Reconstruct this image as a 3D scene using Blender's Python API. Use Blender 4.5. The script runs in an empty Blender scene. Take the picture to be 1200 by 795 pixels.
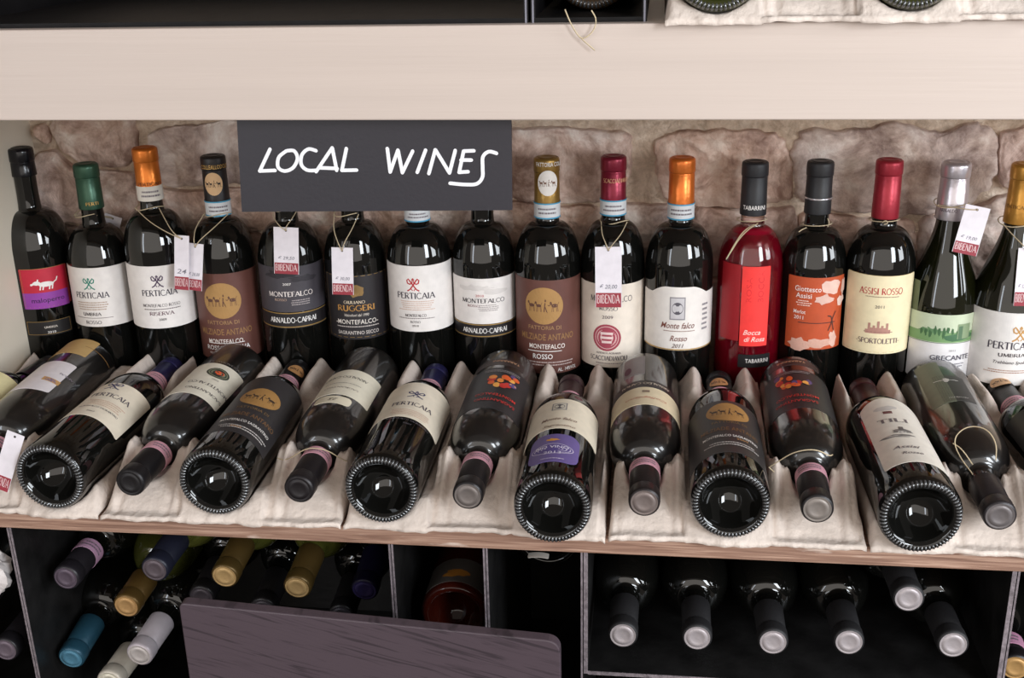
import bpy, bmesh, math, random
from mathutils import Vector, Matrix, noise
SC = bpy.context.scene
COL = SC.collection
PI = math.pi
random.seed(7)

# ------------------------------------------------------------------ camera
YAW, PITCH, ROLL, FPX = .1282, .3606, -.0237, 1373.88
CAMP = Vector((.0795, -1.3424, .5855))
_f = Vector((-math.sin(YAW)*math.cos(PITCH), math.cos(YAW)*math.cos(PITCH), -math.sin(PITCH)))
_r = Vector((math.cos(YAW), math.sin(YAW), 0)); _u = _r.cross(_f)
CR = math.cos(ROLL)*_r + math.sin(ROLL)*_u
CU = -math.sin(ROLL)*_r + math.cos(ROLL)*_u
CF = _f
cam = bpy.data.cameras.new('camera'); camo = bpy.data.objects.new('camera', cam); COL.objects.link(camo)
camo.matrix_world = Matrix(((CR.x, CU.x, -CF.x, CAMP.x), (CR.y, CU.y, -CF.y, CAMP.y), (CR.z, CU.z, -CF.z, CAMP.z), (0, 0, 0, 1)))
cam.sensor_fit = 'HORIZONTAL'; cam.sensor_width = 36; cam.lens = FPX/1200*36; cam.clip_start = .01
SC.camera = camo

# ------------------------------------------------------------------ world, windows of the shop, added front fill, exposure
w = bpy.data.worlds.new('room'); SC.world = w; w.use_nodes = True
w.node_tree.nodes['Background'].inputs[0].default_value = (1.0, .86, .76, 1)
w.node_tree.nodes['Background'].inputs[1].default_value = .17

def area(name, loc, target, sx, sy, power, col):
    l = bpy.data.lights.new(name, 'AREA'); l.shape = 'RECTANGLE'; l.size = sx; l.size_y = sy; l.energy = power; l.color = col
    o = bpy.data.objects.new(name, l); COL.objects.link(o); o.location = loc
    o.rotation_euler = (Vector(target)-Vector(loc)).to_track_quat('-Z', 'Y').to_euler(); return o
area('window_light_right', (2.5, -1.15, .95), (.1, -.1, .2), .8, 1.3, 36, (.90, .95, 1.0))
area('window_light_middle', (2.0, -2.6, 1.1), (.1, 0, .2), .75, 1.4, 62, (.88, .94, 1.0))
area('door_light_left', (-1.9, -3.0, .65), (0, 0, .2), .25, 1.7, 10, (.80, .88, 1.0))
area('front_fill_light', (-.2, -3.6, .85), (0, 0, .2), 6.0, 2.2, 54, (1.0, .93, .86))  # broad frontal fill added behind the camera, not a lamp of the shop
SC.view_settings.view_transform = 'Standard'; SC.view_settings.look = 'None'
SC.view_settings.gamma = 1; SC.view_settings.exposure = 0.27

# ------------------------------------------------------------------ helpers
def ray(px, py):
    d = CF + CR*((px-600)/FPX) - CU*((py-397.5)/FPX); return d
def atY(px, py, y):
    d = ray(px, py); return CAMP + d*((y-CAMP.y)/d.y)
def atZ(px, py, z):
    d = ray(px, py); return CAMP + d*((z-CAMP.z)/d.z)
def xat(px, y, z):
    # x of the point with given y, z seen in column px
    a = Vector((0, y, z))-CAMP
    # (q.r)/(q.f) = (px-600)/F, linear in x
    k = (px-600)/FPX; n = CR - CF*k
    return -(a.y*n.y + a.z*n.z)/n.x + CAMP.x

def mat(name, col, rough=.5, metal=0, spec=.5, bump=0, bscale=200, var=0, vscale=30, coat=0, trans=0, ior=1.5, stretch=None, sheen=0, detail=4):
    m = bpy.data.materials.new(name); m.use_nodes = True; nt = m.node_tree; b = nt.nodes['Principled BSDF']
    b.inputs['Base Color'].default_value = (*col, 1); b.inputs['Roughness'].default_value = rough
    b.inputs['Metallic'].default_value = metal; b.inputs['Specular IOR Level'].default_value = spec
    b.inputs['Coat Weight'].default_value = coat; b.inputs['Coat Roughness'].default_value = .05
    b.inputs['Transmission Weight'].default_value = trans; b.inputs['IOR'].default_value = ior
    if bump or var:
        tc = nt.nodes.new('ShaderNodeTexCoord'); mp = nt.nodes.new('ShaderNodeMapping'); nt.links.new(tc.outputs['Object'], mp.inputs[0])
        if stretch: mp.inputs['Scale'].default_value = stretch
    if var:
        n = nt.nodes.new('ShaderNodeTexNoise'); n.inputs['Scale'].default_value = vscale; n.inputs['Detail'].default_value = detail
        nt.links.new(mp.outputs[0], n.inputs['Vector'])
        r = nt.nodes.new('ShaderNodeValToRGB'); r.color_ramp.elements[0].position = .3; r.color_ramp.elements[1].position = .7
        r.color_ramp.elements[0].color = (*[max(0, c*(1-var)) for c in col], 1); r.color_ramp.elements[1].color = (*[min(1, c*(1+var)) for c in col], 1)
        nt.links.new(n.outputs['Fac'], r.inputs[0]); nt.links.new(r.outputs[0], b.inputs['Base Color'])
    if bump:
        n = nt.nodes.new('ShaderNodeTexNoise'); n.inputs['Scale'].default_value = bscale; n.inputs['Detail'].default_value = 5
        nt.links.new(mp.outputs[0], n.inputs['Vector'])
        bp = nt.nodes.new('ShaderNodeBump'); bp.inputs['Strength'].default_value = bump; bp.inputs['Distance'].default_value = .002
        nt.links.new(n.outputs['Fac'], bp.inputs['Height']); nt.links.new(bp.outputs[0], b.inputs['Normal'])
    return m

def srgb(r, g, b):
    return tuple((c/12.92 if c <= .04045 else ((c+.055)/1.055)**2.4) for c in (r/255, g/255, b/255))
_mc = {}
def paint(rgb, rough=.55, metal=0, coat=0):
    """flat print / paper / foil colour given in sRGB"""
    k = (rgb, rough, metal, coat)
    if k not in _mc: _mc[k] = mat('print', srgb(*rgb), rough, metal, coat=coat, var=.06, vscale=90)
    return _mc[k]
def foil(rgb, rough=.34, metal=.55):
    k = ('foil', rgb, rough, metal)
    if k not in _mc: _mc[k] = mat('foil', srgb(*rgb), rough, metal, bump=.12, bscale=260, var=.08, vscale=60)
    return _mc[k]

def link(name, verts, faces, m, parent=None, smooth=False, mats=None, fmat=None):
    me = bpy.data.meshes.new(name); me.from_pydata([tuple(v) for v in verts], [], faces); me.update()
    me.materials.append(m)
    if mats:
        for x in mats: me.materials.append(x)
        for p, i in zip(me.polygons, fmat): p.material_index = i
    if smooth: me.polygons.foreach_set('use_smooth', [True]*len(me.polygons))
    o = bpy.data.objects.new(name, me); COL.objects.link(o)
    if parent: o.parent = parent
    return o
def empty(name, M=None):
    o = bpy.data.objects.new(name, None); COL.objects.link(o); o.empty_display_size = .02
    if M is not None: o.matrix_world = M
    return o
def tag(o, label, cat, group=None, kind=None):
    o['label'] = label; o['category'] = cat
    if group: o['group'] = group
    if kind: o['kind'] = kind
    return o
def struct(o, label, cat):
    o['kind'] = 'structure'; o['label'] = label; o['category'] = cat; return o

class MB:
    def __init__(s): s.v = []; s.f = []
    def add(s, v, f):
        n = len(s.v); s.v += [tuple(x) for x in v]; s.f += [tuple(i+n for i in q) for q in f]
    def box(s, lo, hi, M=None):
        x0, y0, z0 = lo; x1, y1, z1 = hi
        v = [Vector(p) for p in [(x0,y0,z0),(x1,y0,z0),(x1,y1,z0),(x0,y1,z0),(x0,y0,z1),(x1,y0,z1),(x1,y1,z1),(x0,y1,z1)]]
        if M: v = [M@p for p in v]
        s.add(v, [(3,2,1,0),(4,5,6,7),(0,1,5,4),(1,2,6,5),(2,3,7,6),(3,0,4,7)])
    def lathe(s, prof, n=48, cap0=False, cap1=False):
        v = []; f = []
        for r, z in prof:
            for i in range(n): a = 2*PI*i/n; v.append((r*math.sin(a), -r*math.cos(a), z))
        for j in range(len(prof)-1):
            for i in range(n): a = j*n+i; b = j*n+(i+1)%n; f.append((a, b, b+n, a+n))
        if cap0: f.append(tuple(reversed(range(n))))
        if cap1: f.append(tuple(range((len(prof)-1)*n, len(prof)*n)))
        s.add(v, f)
    def tube(s, pts, r, n=6, closed=False):
        pts = [Vector(p) for p in pts]; m = len(pts); v = []; f = []
        for i, p in enumerate(pts):
            t = (pts[(i+1) % m]-pts[i-1]) if closed else (pts[min(i+1, m-1)]-pts[max(i-1, 0)])
            t.normalize(); a = t.orthogonal() if abs(t.z) > .98 else t.cross(Vector((0, 0, 1)))
            a.normalize(); b = t.cross(a)
            for k in range(n): q = 2*PI*k/n; v.append(p+(a*math.cos(q)+b*math.sin(q))*r)
        for i in range(m if closed else m-1):
            for k in range(n): f.append((i*n+k, i*n+(k+1)%n, ((i+1)%m)*n+(k+1)%n, ((i+1)%m)*n+k))
        if not closed: f.append(tuple(range(n))); f.append(tuple(reversed(range((m-1)*n, m*n))))
        s.add(v, f)
    def build(s, name, m, parent=None, smooth=False, bevel=0):
        o = link(name, s.v, s.f, m, parent, smooth)
        if bevel:
            md = o.modifiers.new('bevel', 'BEVEL'); md.width = bevel; md.segments = 2; md.limit_method = 'ANGLE'
        return o

# ------------------------------------------------------------------ materials
M_glass = mat('dark_bottle_glass', (.004, .004, .0035), .035, spec=.6)
M_glassg = mat('green_black_bottle_glass', (.006, .0065, .002), .04, spec=.6)
M_dusty = mat('dusty_bottle_glass', (.008, .007, .0065), .28, spec=.35, coat=.8, var=.4, vscale=25)
M_scuff_sheen = mat('scuffed_sheen_glass', (.05, .052, .055), .22, spec=.9, coat=1, var=.5, vscale=60)  # scuffed base teeth; the paler grey also stands in for bright reflections
M_olive = mat('olive_bottle_glass', (.035, .038, .008), .04, spec=.6, var=.5, vscale=14)
M_olivel = mat('light_olive_bottle_glass', (.075, .078, .015), .05, spec=.6, var=.6, vscale=14)
M_rose = mat('rose_clear_glass', (1, .80, .76), .02, trans=1, ior=1.5)
M_rosew = mat('rose_wine', (.30, .005, .022), .12, trans=.35, ior=1.34)
M_amber = mat('amber_glass', (.045, .006, .003), .08, spec=.6)
M_string = mat('twine', srgb(200, 182, 150), .8, bump=.5, bscale=900)
M_cream = mat('cream_paint', srgb(198, 183, 173), .42, bump=.10, bscale=60, var=.03, vscale=9, stretch=(.15, 1, 6))
M_side = mat('cream_side_paint', srgb(214, 203, 186), .5, bump=.15, bscale=40, var=.05, vscale=8)
M_black = mat('black_stain', (.004, .0035, .004), .5, spec=.2, bump=.25, bscale=90, var=.5, vscale=40, stretch=(1, .3, 1))
M_blackbox = mat('black_box_stain', (.0095, .009, .009), .42, bump=.2, bscale=120, var=.45, vscale=30)
M_edge = mat('worn_box_edge', srgb(122, 112, 116), .6, bump=.5, bscale=300, var=.35, vscale=160)
M_board = mat('black_board', srgb(42, 40, 47), .46, bump=.08, bscale=300, var=.07, vscale=12)
M_chalk = mat('chalk_ink', srgb(240, 240, 244), .6, bump=.2, bscale=500)

def wood_mat():
    m = bpy.data.materials.new('worn_shelf_wood'); m.use_nodes = True; nt = m.node_tree; b = nt.nodes['Principled BSDF']
    L = nt.links.new
    tc = nt.nodes.new('ShaderNodeTexCoord'); mp = nt.nodes.new('ShaderNodeMapping'); mp.inputs['Scale'].default_value = (3.5, 60, 110)
    L(tc.outputs['Object'], mp.inputs[0])
    n = nt.nodes.new('ShaderNodeTexNoise'); n.inputs['Scale'].default_value = 3; n.inputs['Detail'].default_value = 8; n.inputs['Distortion'].default_value = .8
    L(mp.outputs[0], n.inputs['Vector'])
    r = nt.nodes.new('ShaderNodeValToRGB'); e = r.color_ramp.elements
    e[0].position = .3; e[0].color = (*srgb(112, 82, 68), 1); e[1].position = .68; e[1].color = (*srgb(186, 152, 132), 1)
    x = e.new(.5); x.color = (*srgb(150, 116, 98), 1)
    L(n.outputs['Fac'], r.inputs[0])
    n2 = nt.nodes.new('ShaderNodeTexNoise'); n2.inputs['Scale'].default_value = 16; n2.inputs['Detail'].default_value = 9
    mp2 = nt.nodes.new('ShaderNodeMapping'); mp2.inputs['Scale'].default_value = (.7, 2, 4); L(tc.outputs['Object'], mp2.inputs[0]); L(mp2.outputs[0], n2.inputs['Vector'])
    r2 = nt.nodes.new('ShaderNodeValToRGB'); r2.color_ramp.elements[0].position = .63; r2.color_ramp.elements[1].position = .72
    L(n2.outputs['Fac'], r2.inputs[0])
    mx = nt.nodes.new('ShaderNodeMixRGB'); mx.inputs[2].default_value = (*srgb(226, 208, 194), 1)
    L(r2.outputs[0], mx.inputs[0]); L(r.outputs[0], mx.inputs[1]); L(mx.outputs[0], b.inputs['Base Color'])
    b.inputs['Roughness'].default_value = .6
    bp = nt.nodes.new('ShaderNodeBump'); bp.inputs['Strength'].default_value = .4; bp.inputs['Distance'].default_value = .0015
    L(n.outputs['Fac'], bp.inputs['Height']); L(bp.outputs[0], b.inputs['Normal']); return m
M_wood = wood_mat()
def dark_wood():
    m = bpy.data.materials.new('dark_oak_stain'); m.use_nodes = True; nt = m.node_tree; b = nt.nodes['Principled BSDF']; L = nt.links.new
    tc = nt.nodes.new('ShaderNodeTexCoord'); mr = nt.nodes.new('ShaderNodeMapping'); mr.inputs['Rotation'].default_value = (0, -.26, 0); L(tc.outputs['Object'], mr.inputs[0])
    mp = nt.nodes.new('ShaderNodeMapping'); mp.inputs['Scale'].default_value = (4, 5, 80)
    L(mr.outputs[0], mp.inputs[0])
    n = nt.nodes.new('ShaderNodeTexNoise'); n.inputs['Scale'].default_value = 3.4; n.inputs['Detail'].default_value = 7; n.inputs['Distortion'].default_value = .9
    L(mp.outputs[0], n.inputs['Vector'])
    r = nt.nodes.new('ShaderNodeValToRGB'); e = r.color_ramp.elements
    e[0].position = .34; e[0].color = (*srgb(54, 45, 51), 1); e[1].position = .46; e[1].color = (*srgb(75, 63, 70), 1)
    L(n.outputs['Fac'], r.inputs[0]); L(r.outputs[0], b.inputs['Base Color']); b.inputs['Roughness'].default_value = .42
    bp = nt.nodes.new('ShaderNodeBump'); bp.inputs['Strength'].default_value = .15; bp.inputs['Distance'].default_value = .001
    L(n.outputs['Fac'], bp.inputs['Height']); L(bp.outputs[0], b.inputs['Normal']); return m
M_dwood = dark_wood()
def stone_mat(name, c1, c2, c3, sc):
    m = bpy.data.materials.new(name); m.use_nodes = True; nt = m.node_tree; b = nt.nodes['Principled BSDF']; L = nt.links.new
    tc = nt.nodes.new('ShaderNodeTexCoord')
    n = nt.nodes.new('ShaderNodeTexNoise'); n.inputs['Scale'].default_value = sc; n.inputs['Detail'].default_value = 12; n.inputs['Roughness'].default_value = .7; n.inputs['Distortion'].default_value = .45
    L(tc.outputs['Object'], n.inputs['Vector'])
    r = nt.nodes.new('ShaderNodeValToRGB'); e = r.color_ramp.elements
    e[0].position = .36; e[0].color = (*srgb(*c1), 1); e[1].position = .64; e[1].color = (*srgb(*c3), 1); x = e.new(.5); x.color = (*srgb(*c2), 1)
    L(n.outputs['Fac'], r.inputs[0])
    n3 = nt.nodes.new('ShaderNodeTexNoise'); n3.inputs['Scale'].default_value = sc*.55; n3.inputs['Detail'].default_value = 6; n3.inputs['Distortion'].default_value = .5
    L(tc.outputs['Object'], n3.inputs['Vector'])
    r3 = nt.nodes.new('ShaderNodeValToRGB'); r3.color_ramp.elements[0].position = .47; r3.color_ramp.elements[0].color = (.78, .70, .62, 1); r3.color_ramp.elements[1].position = .6; r3.color_ramp.elements[1].color = (1, 1, 1, 1)
    L(n3.outputs['Fac'], r3.inputs[0])
    v = nt.nodes.new('ShaderNodeTexNoise'); v.noise_type = 'RIDGED_MULTIFRACTAL'; v.inputs['Scale'].default_value = sc*1.1; v.inputs['Detail'].default_value = 5; v.inputs['Distortion'].default_value = .6
    L(tc.outputs['Object'], v.inputs['Vector'])
    rv = nt.nodes.new('ShaderNodeValToRGB'); rv.color_ramp.elements[0].position = .55; rv.color_ramp.elements[0].color = (1, 1, 1, 1); rv.color_ramp.elements[1].position = .95; rv.color_ramp.elements[1].color = (.66, .58, .52, 1)
    L(v.outputs['Fac'], rv.inputs[0])
    m1 = nt.nodes.new('ShaderNodeMixRGB'); m1.blend_type = 'MULTIPLY'; m1.inputs[0].default_value = .55; L(r.outputs[0], m1.inputs[1]); L(r3.outputs[0], m1.inputs[2])
    m2 = nt.nodes.new('ShaderNodeMixRGB'); m2.blend_type = 'MULTIPLY'; m2.inputs[0].default_value = .6; L(m1.outputs[0], m2.inputs[1]); L(rv.outputs[0], m2.inputs[2])
    L(m2.outputs[0], b.inputs['Base Color']); b.inputs['Roughness'].default_value = .72; b.inputs['Specular IOR Level'].default_value = .3
    n2 = nt.nodes.new('ShaderNodeTexNoise'); n2.inputs['Scale'].default_value = sc*2.6; n2.inputs['Detail'].default_value = 12; n2.inputs['Roughness'].default_value = .65; n2.inputs['Distortion'].default_value = .5
    L(tc.outputs['Object'], n2.inputs['Vector'])
    bp = nt.nodes.new('ShaderNodeBump'); bp.inputs['Strength'].default_value = .9; bp.inputs['Distance'].default_value = .0055
    L(n2.outputs['Fac'], bp.inputs['Height']); L(bp.outputs[0], b.inputs['Normal']); return m
M_stone = [stone_mat('stone', (156, 128, 116), (216, 190, 178), (250, 238, 230), 18),
           stone_mat('stone', (162, 130, 116), (220, 190, 174), (250, 234, 222), 22),
           stone_mat('stone', (154, 132, 124), (212, 192, 182), (248, 238, 230), 16)]
M_mortar = stone_mat('mortar', (188, 168, 148), (220, 200, 180), (242, 226, 208), 46)
M_pulp = mat('moulded_pulp', srgb(216, 202, 191), .85, bump=.8, bscale=150, var=.06, vscale=40)

# ------------------------------------------------------------------ flat art: stroke letters and font letters
# serif capitals: strokes on a 0..1 height box; (thick?, points); 's' endpoints carry serifs
def arc(cx, cy, rx, ry, a0, a1, n=12):
    return [(cx+rx*math.cos(math.radians(a0+(a1-a0)*i/n)), cy+ry*math.sin(math.radians(a0+(a1-a0)*i/n))) for i in range(n+1)]
T, t = .175, .092
GL = {
 'A': (.8, [(t, [(.06,0),(.40,1)]), (T, [(.40,1),(.76,0)]), (t, [(.2,.35),(.62,.35)])], [(.06,0),(.76,0)]),
 'B': (.66, [(T, [(.14,0),(.14,1)]), (t, [(.14,1),(.34,1)]+arc(.34,.76,.2,.24,90,-90,8)+[(.14,.52)]), (t, [(.14,.52),(.36,.52)]+arc(.36,.26,.24,.26,90,-90,8)+[(.14,0)])], []),
 'C': (.78, [(.11, arc(.44,.5,.36,.5,45,315,16))], []),
 'D': (.8, [(T, [(.14,0),(.14,1)]), (.10, [(.14,1),(.34,1)]+arc(.34,.5,.36,.5,90,-90,12)+[(.14,0)])], []),
 'E': (.64, [(T, [(.14,0),(.14,1)]), (t, [(.1,1),(.56,1),(.56,.86)]), (t, [(.14,.52),(.46,.52)]), (t, [(.1,0),(.58,0),(.58,.15)])], []),
 'F': (.6, [(T, [(.14,0),(.14,1)]), (t, [(.1,1),(.55,1),(.55,.86)]), (t, [(.14,.52),(.44,.52)])], [(.14,0)]),
 'G': (.82, [(.11, arc(.44,.5,.36,.5,45,300,16)), (.12, [(.72,.45),(.72,.08)]), (t, [(.55,.45),(.8,.45)])], []),
 'H': (.84, [(T, [(.14,0),(.14,1)]), (T, [(.70,0),(.70,1)]), (t, [(.14,.52),(.70,.52)])], [(.14,0),(.14,1),(.7,0),(.7,1)]),
 'I': (.34, [(T, [(.17,0),(.17,1)])], [(.17,0),(.17,1)]),
 'J': (.4, [(T, [(.24,1),(.24,.1),(.1,-.1)])], [(.24,1)]),
 'K': (.76, [(T, [(.14,0),(.14,1)]), (t, [(.65,1),(.16,.45)]), (T, [(.3,.6),(.7,0)])], [(.14,0),(.14,1)]),
 'L': (.62, [(T, [(.14,0),(.14,1)]), (t, [(.1,0),(.56,0),(.56,.16)])], [(.14,1)]),
 'M': (.96, [(t, [(.12,0),(.16,1)]), (T, [(.16,1),(.47,.05)]), (t, [(.47,.05),(.78,1)]), (T, [(.78,1),(.83,0)])], [(.12,0),(.83,0)]),
 'N': (.84, [(t, [(.13,0),(.13,1)]), (T, [(.13,1),(.70,0)]), (t, [(.70,0),(.70,1)])], [(.13,0),(.7,1)]),
 'O': (.86, [(.11, arc(.43,.5,.36,.5,0,360,22))], []),
 'P': (.64, [(T, [(.14,0),(.14,1)]), (t, [(.14,1),(.34,1)]+arc(.34,.73,.24,.27,90,-90,8)+[(.14,.46)])], [(.14,0)]),
 'Q': (.86, [(.11, arc(.43,.5,.36,.5,0,360,22)), (t, [(.5,.05),(.8,-.2)])], []),
 'R': (.74, [(T, [(.14,0),(.14,1)]), (t, [(.14,1),(.34,1)]+arc(.34,.75,.22,.25,90,-90,8)+[(.14,.5)]), (T, [(.34,.5),(.68,0)])], [(.14,0)]),
 'S': (.58, [(.11, arc(.29,.75,.2,.24,40,270,10)+arc(.29,.26,.22,.25,90,-140,10))], []),
 'T': (.7, [(T, [(.35,0),(.35,1)]), (t, [(.06,.85),(.06,1),(.64,1),(.64,.85)])], [(.35,0)]),
 'U': (.82, [(T, [(.16,1),(.16,.3)]+arc(.42,.3,.26,.3,180,360,10)+[(.68,1)])], [(.16,1),(.68,1)]),
 'V': (.78, [(T, [(.06,1),(.39,0)]), (t, [(.39,0),(.70,1)])], [(.06,1),(.7,1)]),
 'W': (1.1, [(T, [(.06,1),(.33,0)]), (t, [(.33,0),(.55,1)]), (T, [(.55,1),(.8,0)]), (t, [(.8,0),(1.02,1)])], [(.06,1),(1.02,1)]),
 'X': (.78, [(T, [(.08,1),(.68,0)]), (t, [(.08,0),(.68,1)])], []),
 'Y': (.74, [(T, [(.05,1),(.36,.45),(.36,0)]), (t, [(.36,.45),(.68,1)])], [(.36,0)]),
 'Z': (.68, [(t, [(.08,1),(.58,1)]), (T, [(.58,1),(.08,0)]), (t, [(.08,0),(.6,0)])], []),
 ' ': (.4, [], []), '-': (.45, [(t, [(.08,.4),(.38,.4)])], []), '.': (.25, [(T, [(.1,0),(.1,.1)])], []), ',': (.25, [(t, [(.12,.08),(.06,-.12)])], []),
}
def strip(pts, w):
    """2-D stroke as quads"""
    v = []; f = []; n = len(pts)
    for i, p in enumerate(pts):
        a = pts[max(i-1, 0)]; b = pts[min(i+1, n-1)]
        dx, dy = b[0]-a[0], b[1]-a[1]; l = math.hypot(dx, dy) or 1; nx, ny = -dy/l*w/2, dx/l*w/2
        v += [(p[0]+nx, p[1]+ny), (p[0]-nx, p[1]-ny)]
        if i: k = 2*i; f.append((k-2, k-1, k+1, k))
    return v, f
def serif_text(s):
    V = []; F = []; x = 0; first = True
    for ch in s.upper():
        if ch not in GL:
            g = font_text(ch)
            mx = max([p[0] for p in g[0]] or [.4]); n = len(V)
            V += [(p[0]+x, p[1]) for p in g[0]]; F += [tuple(i+n for i in q) for q in g[1]]; x += mx+.1; continue
        wd, st, se = GL[ch]
        for wth, pts in st:
            v, f = strip([(p[0]+x, p[1]) for p in pts], wth); n = len(V); V += v; F += [tuple(i+n for i in q) for q in f]
        for (a, b) in se:
            v, f = strip([(x+a-.13, abs(b-.02)), (x+a+.13, abs(b-.02))], .05); n = len(V); V += v; F += [tuple(i+n for i in q) for q in f]
        x += wd
    return V, F
_fc = {}
def font_text(s, shear=0):
    k = (s, shear)
    if k in _fc: return _fc[k]
    c = bpy.data.curves.new('t', 'FONT'); c.body = s; c.size = 1.37; c.resolution_u = 2; c.shear = shear; c.offset = .009; c.fill_mode = 'BOTH'
    o = bpy.data.objects.new('t', c); COL.objects.link(o)
    bpy.context.view_layer.update()
    me = bpy.data.meshes.new_from_object(o.evaluated_get(bpy.context.evaluated_depsgraph_get()))
    V = [(v.co.x, v.co.y) for v in me.vertices]; F = [tuple(p.vertices) for p in me.polygons]
    bpy.data.objects.remove(o); bpy.data.curves.remove(c); bpy.data.meshes.remove(me)
    _fc[k] = (V, F); return V, F
def fit(V, w, h):
    if not V: return V
    x0 = min(p[0] for p in V); x1 = max(p[0] for p in V); y0 = min(p[1] for p in V); y1 = max(p[1] for p in V)
    sx = w/max(x1-x0, 1e-6); sy = h/max(y1-y0, 1e-6)
    return [((p[0]-(x0+x1)/2)*sx, (p[1]-(y0+y1)/2)*sy) for p in V]
def disc(rx, ry, n=28, a=0):
    return rings([(rx*math.cos(2*PI*i/n+a), ry*math.sin(2*PI*i/n+a)) for i in range(n)])
def rings(out):
    # filled outline built in concentric rings so that it can follow a curved surface
    n = len(out); size = max(abs(x) for x, y in out); m = max(1, min(6, int(size/.0035)) if size < .1 else 1)
    V = [(0, 0)]; F = []
    for k in range(1, m+1): V += [(x*k/m, y*k/m) for x, y in out]
    for i in range(n): F.append((0, 1+i, 1+(i+1) % n))
    for k in range(1, m):
        for i in range(n): a = 1+(k-1)*n+i; b = 1+(k-1)*n+(i+1) % n; F.append((a, a+n, b+n, b))
    return V, F
def gridrect(w, h, nx=8, ny=1):
    V = [((i/nx-.5)*w, (j/ny-.5)*h) for j in range(ny+1) for i in range(nx+1)]
    F = [(j*(nx+1)+i, j*(nx+1)+i+1, (j+1)*(nx+1)+i+1, (j+1)*(nx+1)+i) for j in range(ny) for i in range(nx)]
    return V, F
def join(*parts):
    V = []; F = []
    for v, f in parts: n = len(V); V += list(v); F += [tuple(i+n for i in q) for q in f]
    return V, F
def off(p, dx, dy, s=1): return [(x*s+dx, y*s+dy) for x, y in p[0]], p[1]
def knot():   # crossed loops emblem
    P = []
    for s in (1, -1):
        P.append(strip([(s*x, y) for x, y in [(-.95,-1),(-.5,-.75),(0,-.1),(.45,.55),(.72,.85),(.95,.62),(.85,.2),(.5,.05),(.2,.25)]], .2))
        P.append(strip([(s*x, y) for x, y in [(.15,.1),(.1,.6),(-.05,.95),(-.2,.7)]], .13))
    P.append(strip([(-.1,-.2),(-.35,-.6),(-.1,-.95)], .13)); P.append(strip([(.1,-.2),(.35,-.6),(.1,-.95)], .13))
    return join(*P)
def figures():  # row of ploughing beasts and a man, small silhouettes
    P = []
    for x, q in ((-.70, .9), (-.28, .8), (.62, 1)):
        P.append(off(disc(.19*q, .07*q, 10), x, .02)); P.append(off(disc(.06, .05, 8), x-.22*q, .12)); P.append(strip([(x-.15*q, .05), (x-.22*q, .14)], .05))
        for d in (-.13, -.06, .1, .16): P.append(strip([(x+d*q, .0), (x+d*q*1.25, -.2)], .025))
        P.append(strip([(x+.17*q, .05), (x+.25*q, .14)], .02))
    P += [strip([(.02, -.2), (.08, .12)], .06), off(disc(.045, .05, 8), .1, .2), strip([(.08, .1), (.3, .02), (.42, .08)], .03), strip([(.08, -.02), (.18, -.2)], .05)]
    P.append(strip([(-.95, -.22), (-.4, -.19), (.2, -.22), (.95, -.2)], .03))
    return join(*P)
def castle():
    P = [gridrect(1.5, .45, 4)]
    for x, h in ((-.75, .8), (-.35, .62), (0, .95), (.35, .62), (.75, .8)): P.append(off(gridrect(.2, h, 1), x, h/2-.22))
    for x in (-.95, .95): P.append(off(gridrect(.22, .3, 1), x, -.07))
    return join(*P)
def dog():
    P = [off(disc(.55, .2, 16), .1, 0), off(disc(.28, .16, 12), -.55, .12)]
    P += [strip([(-.7, .1), (-1.0, .0)], .14), strip([(-.5, .2), (-.42, .42)], .1), strip([(.6, .05), (.85, .2), (.95, .45)], .08)]
    for x in (-.3, -.1, .35, .55): P.append(strip([(x, -.1), (x-.08, -.42)], .09))
    return join(*P)
def cross():
    return join(strip([(-.6, -1), (-.1, -.3), (0, 0), (.2, .4), (.7, 1)], .14), strip([(.5, -1), (.2, -.4), (.1, 0), (-.2, .5), (-.8, .6)], .14))
def hills():
    P = []
    P.append(strip([(-1, -.3), (-.5, -.1), (0, -.25), (.5, -.35), (1, -.2)], .5))
    return join(*P)
def rough_blob(rx, ry, seed, n=14):
    rnd = random.Random(seed); V = []
    for i in range(n):
        a = 2*PI*i/n; k = .7+.5*rnd.random(); V.append((rx*k*math.cos(a), ry*k*math.sin(a)))
    return rings(V)
ART = {'knot': knot, 'figures': figures, 'castle': castle, 'dog': dog, 'hills': hills, 'cross': cross}
PART = {'knot': 'emblem', 'figures': 'emblem', 'castle': 'emblem', 'dog': 'emblem', 'hills': 'picture', 'cross': 'picture'}

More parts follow.
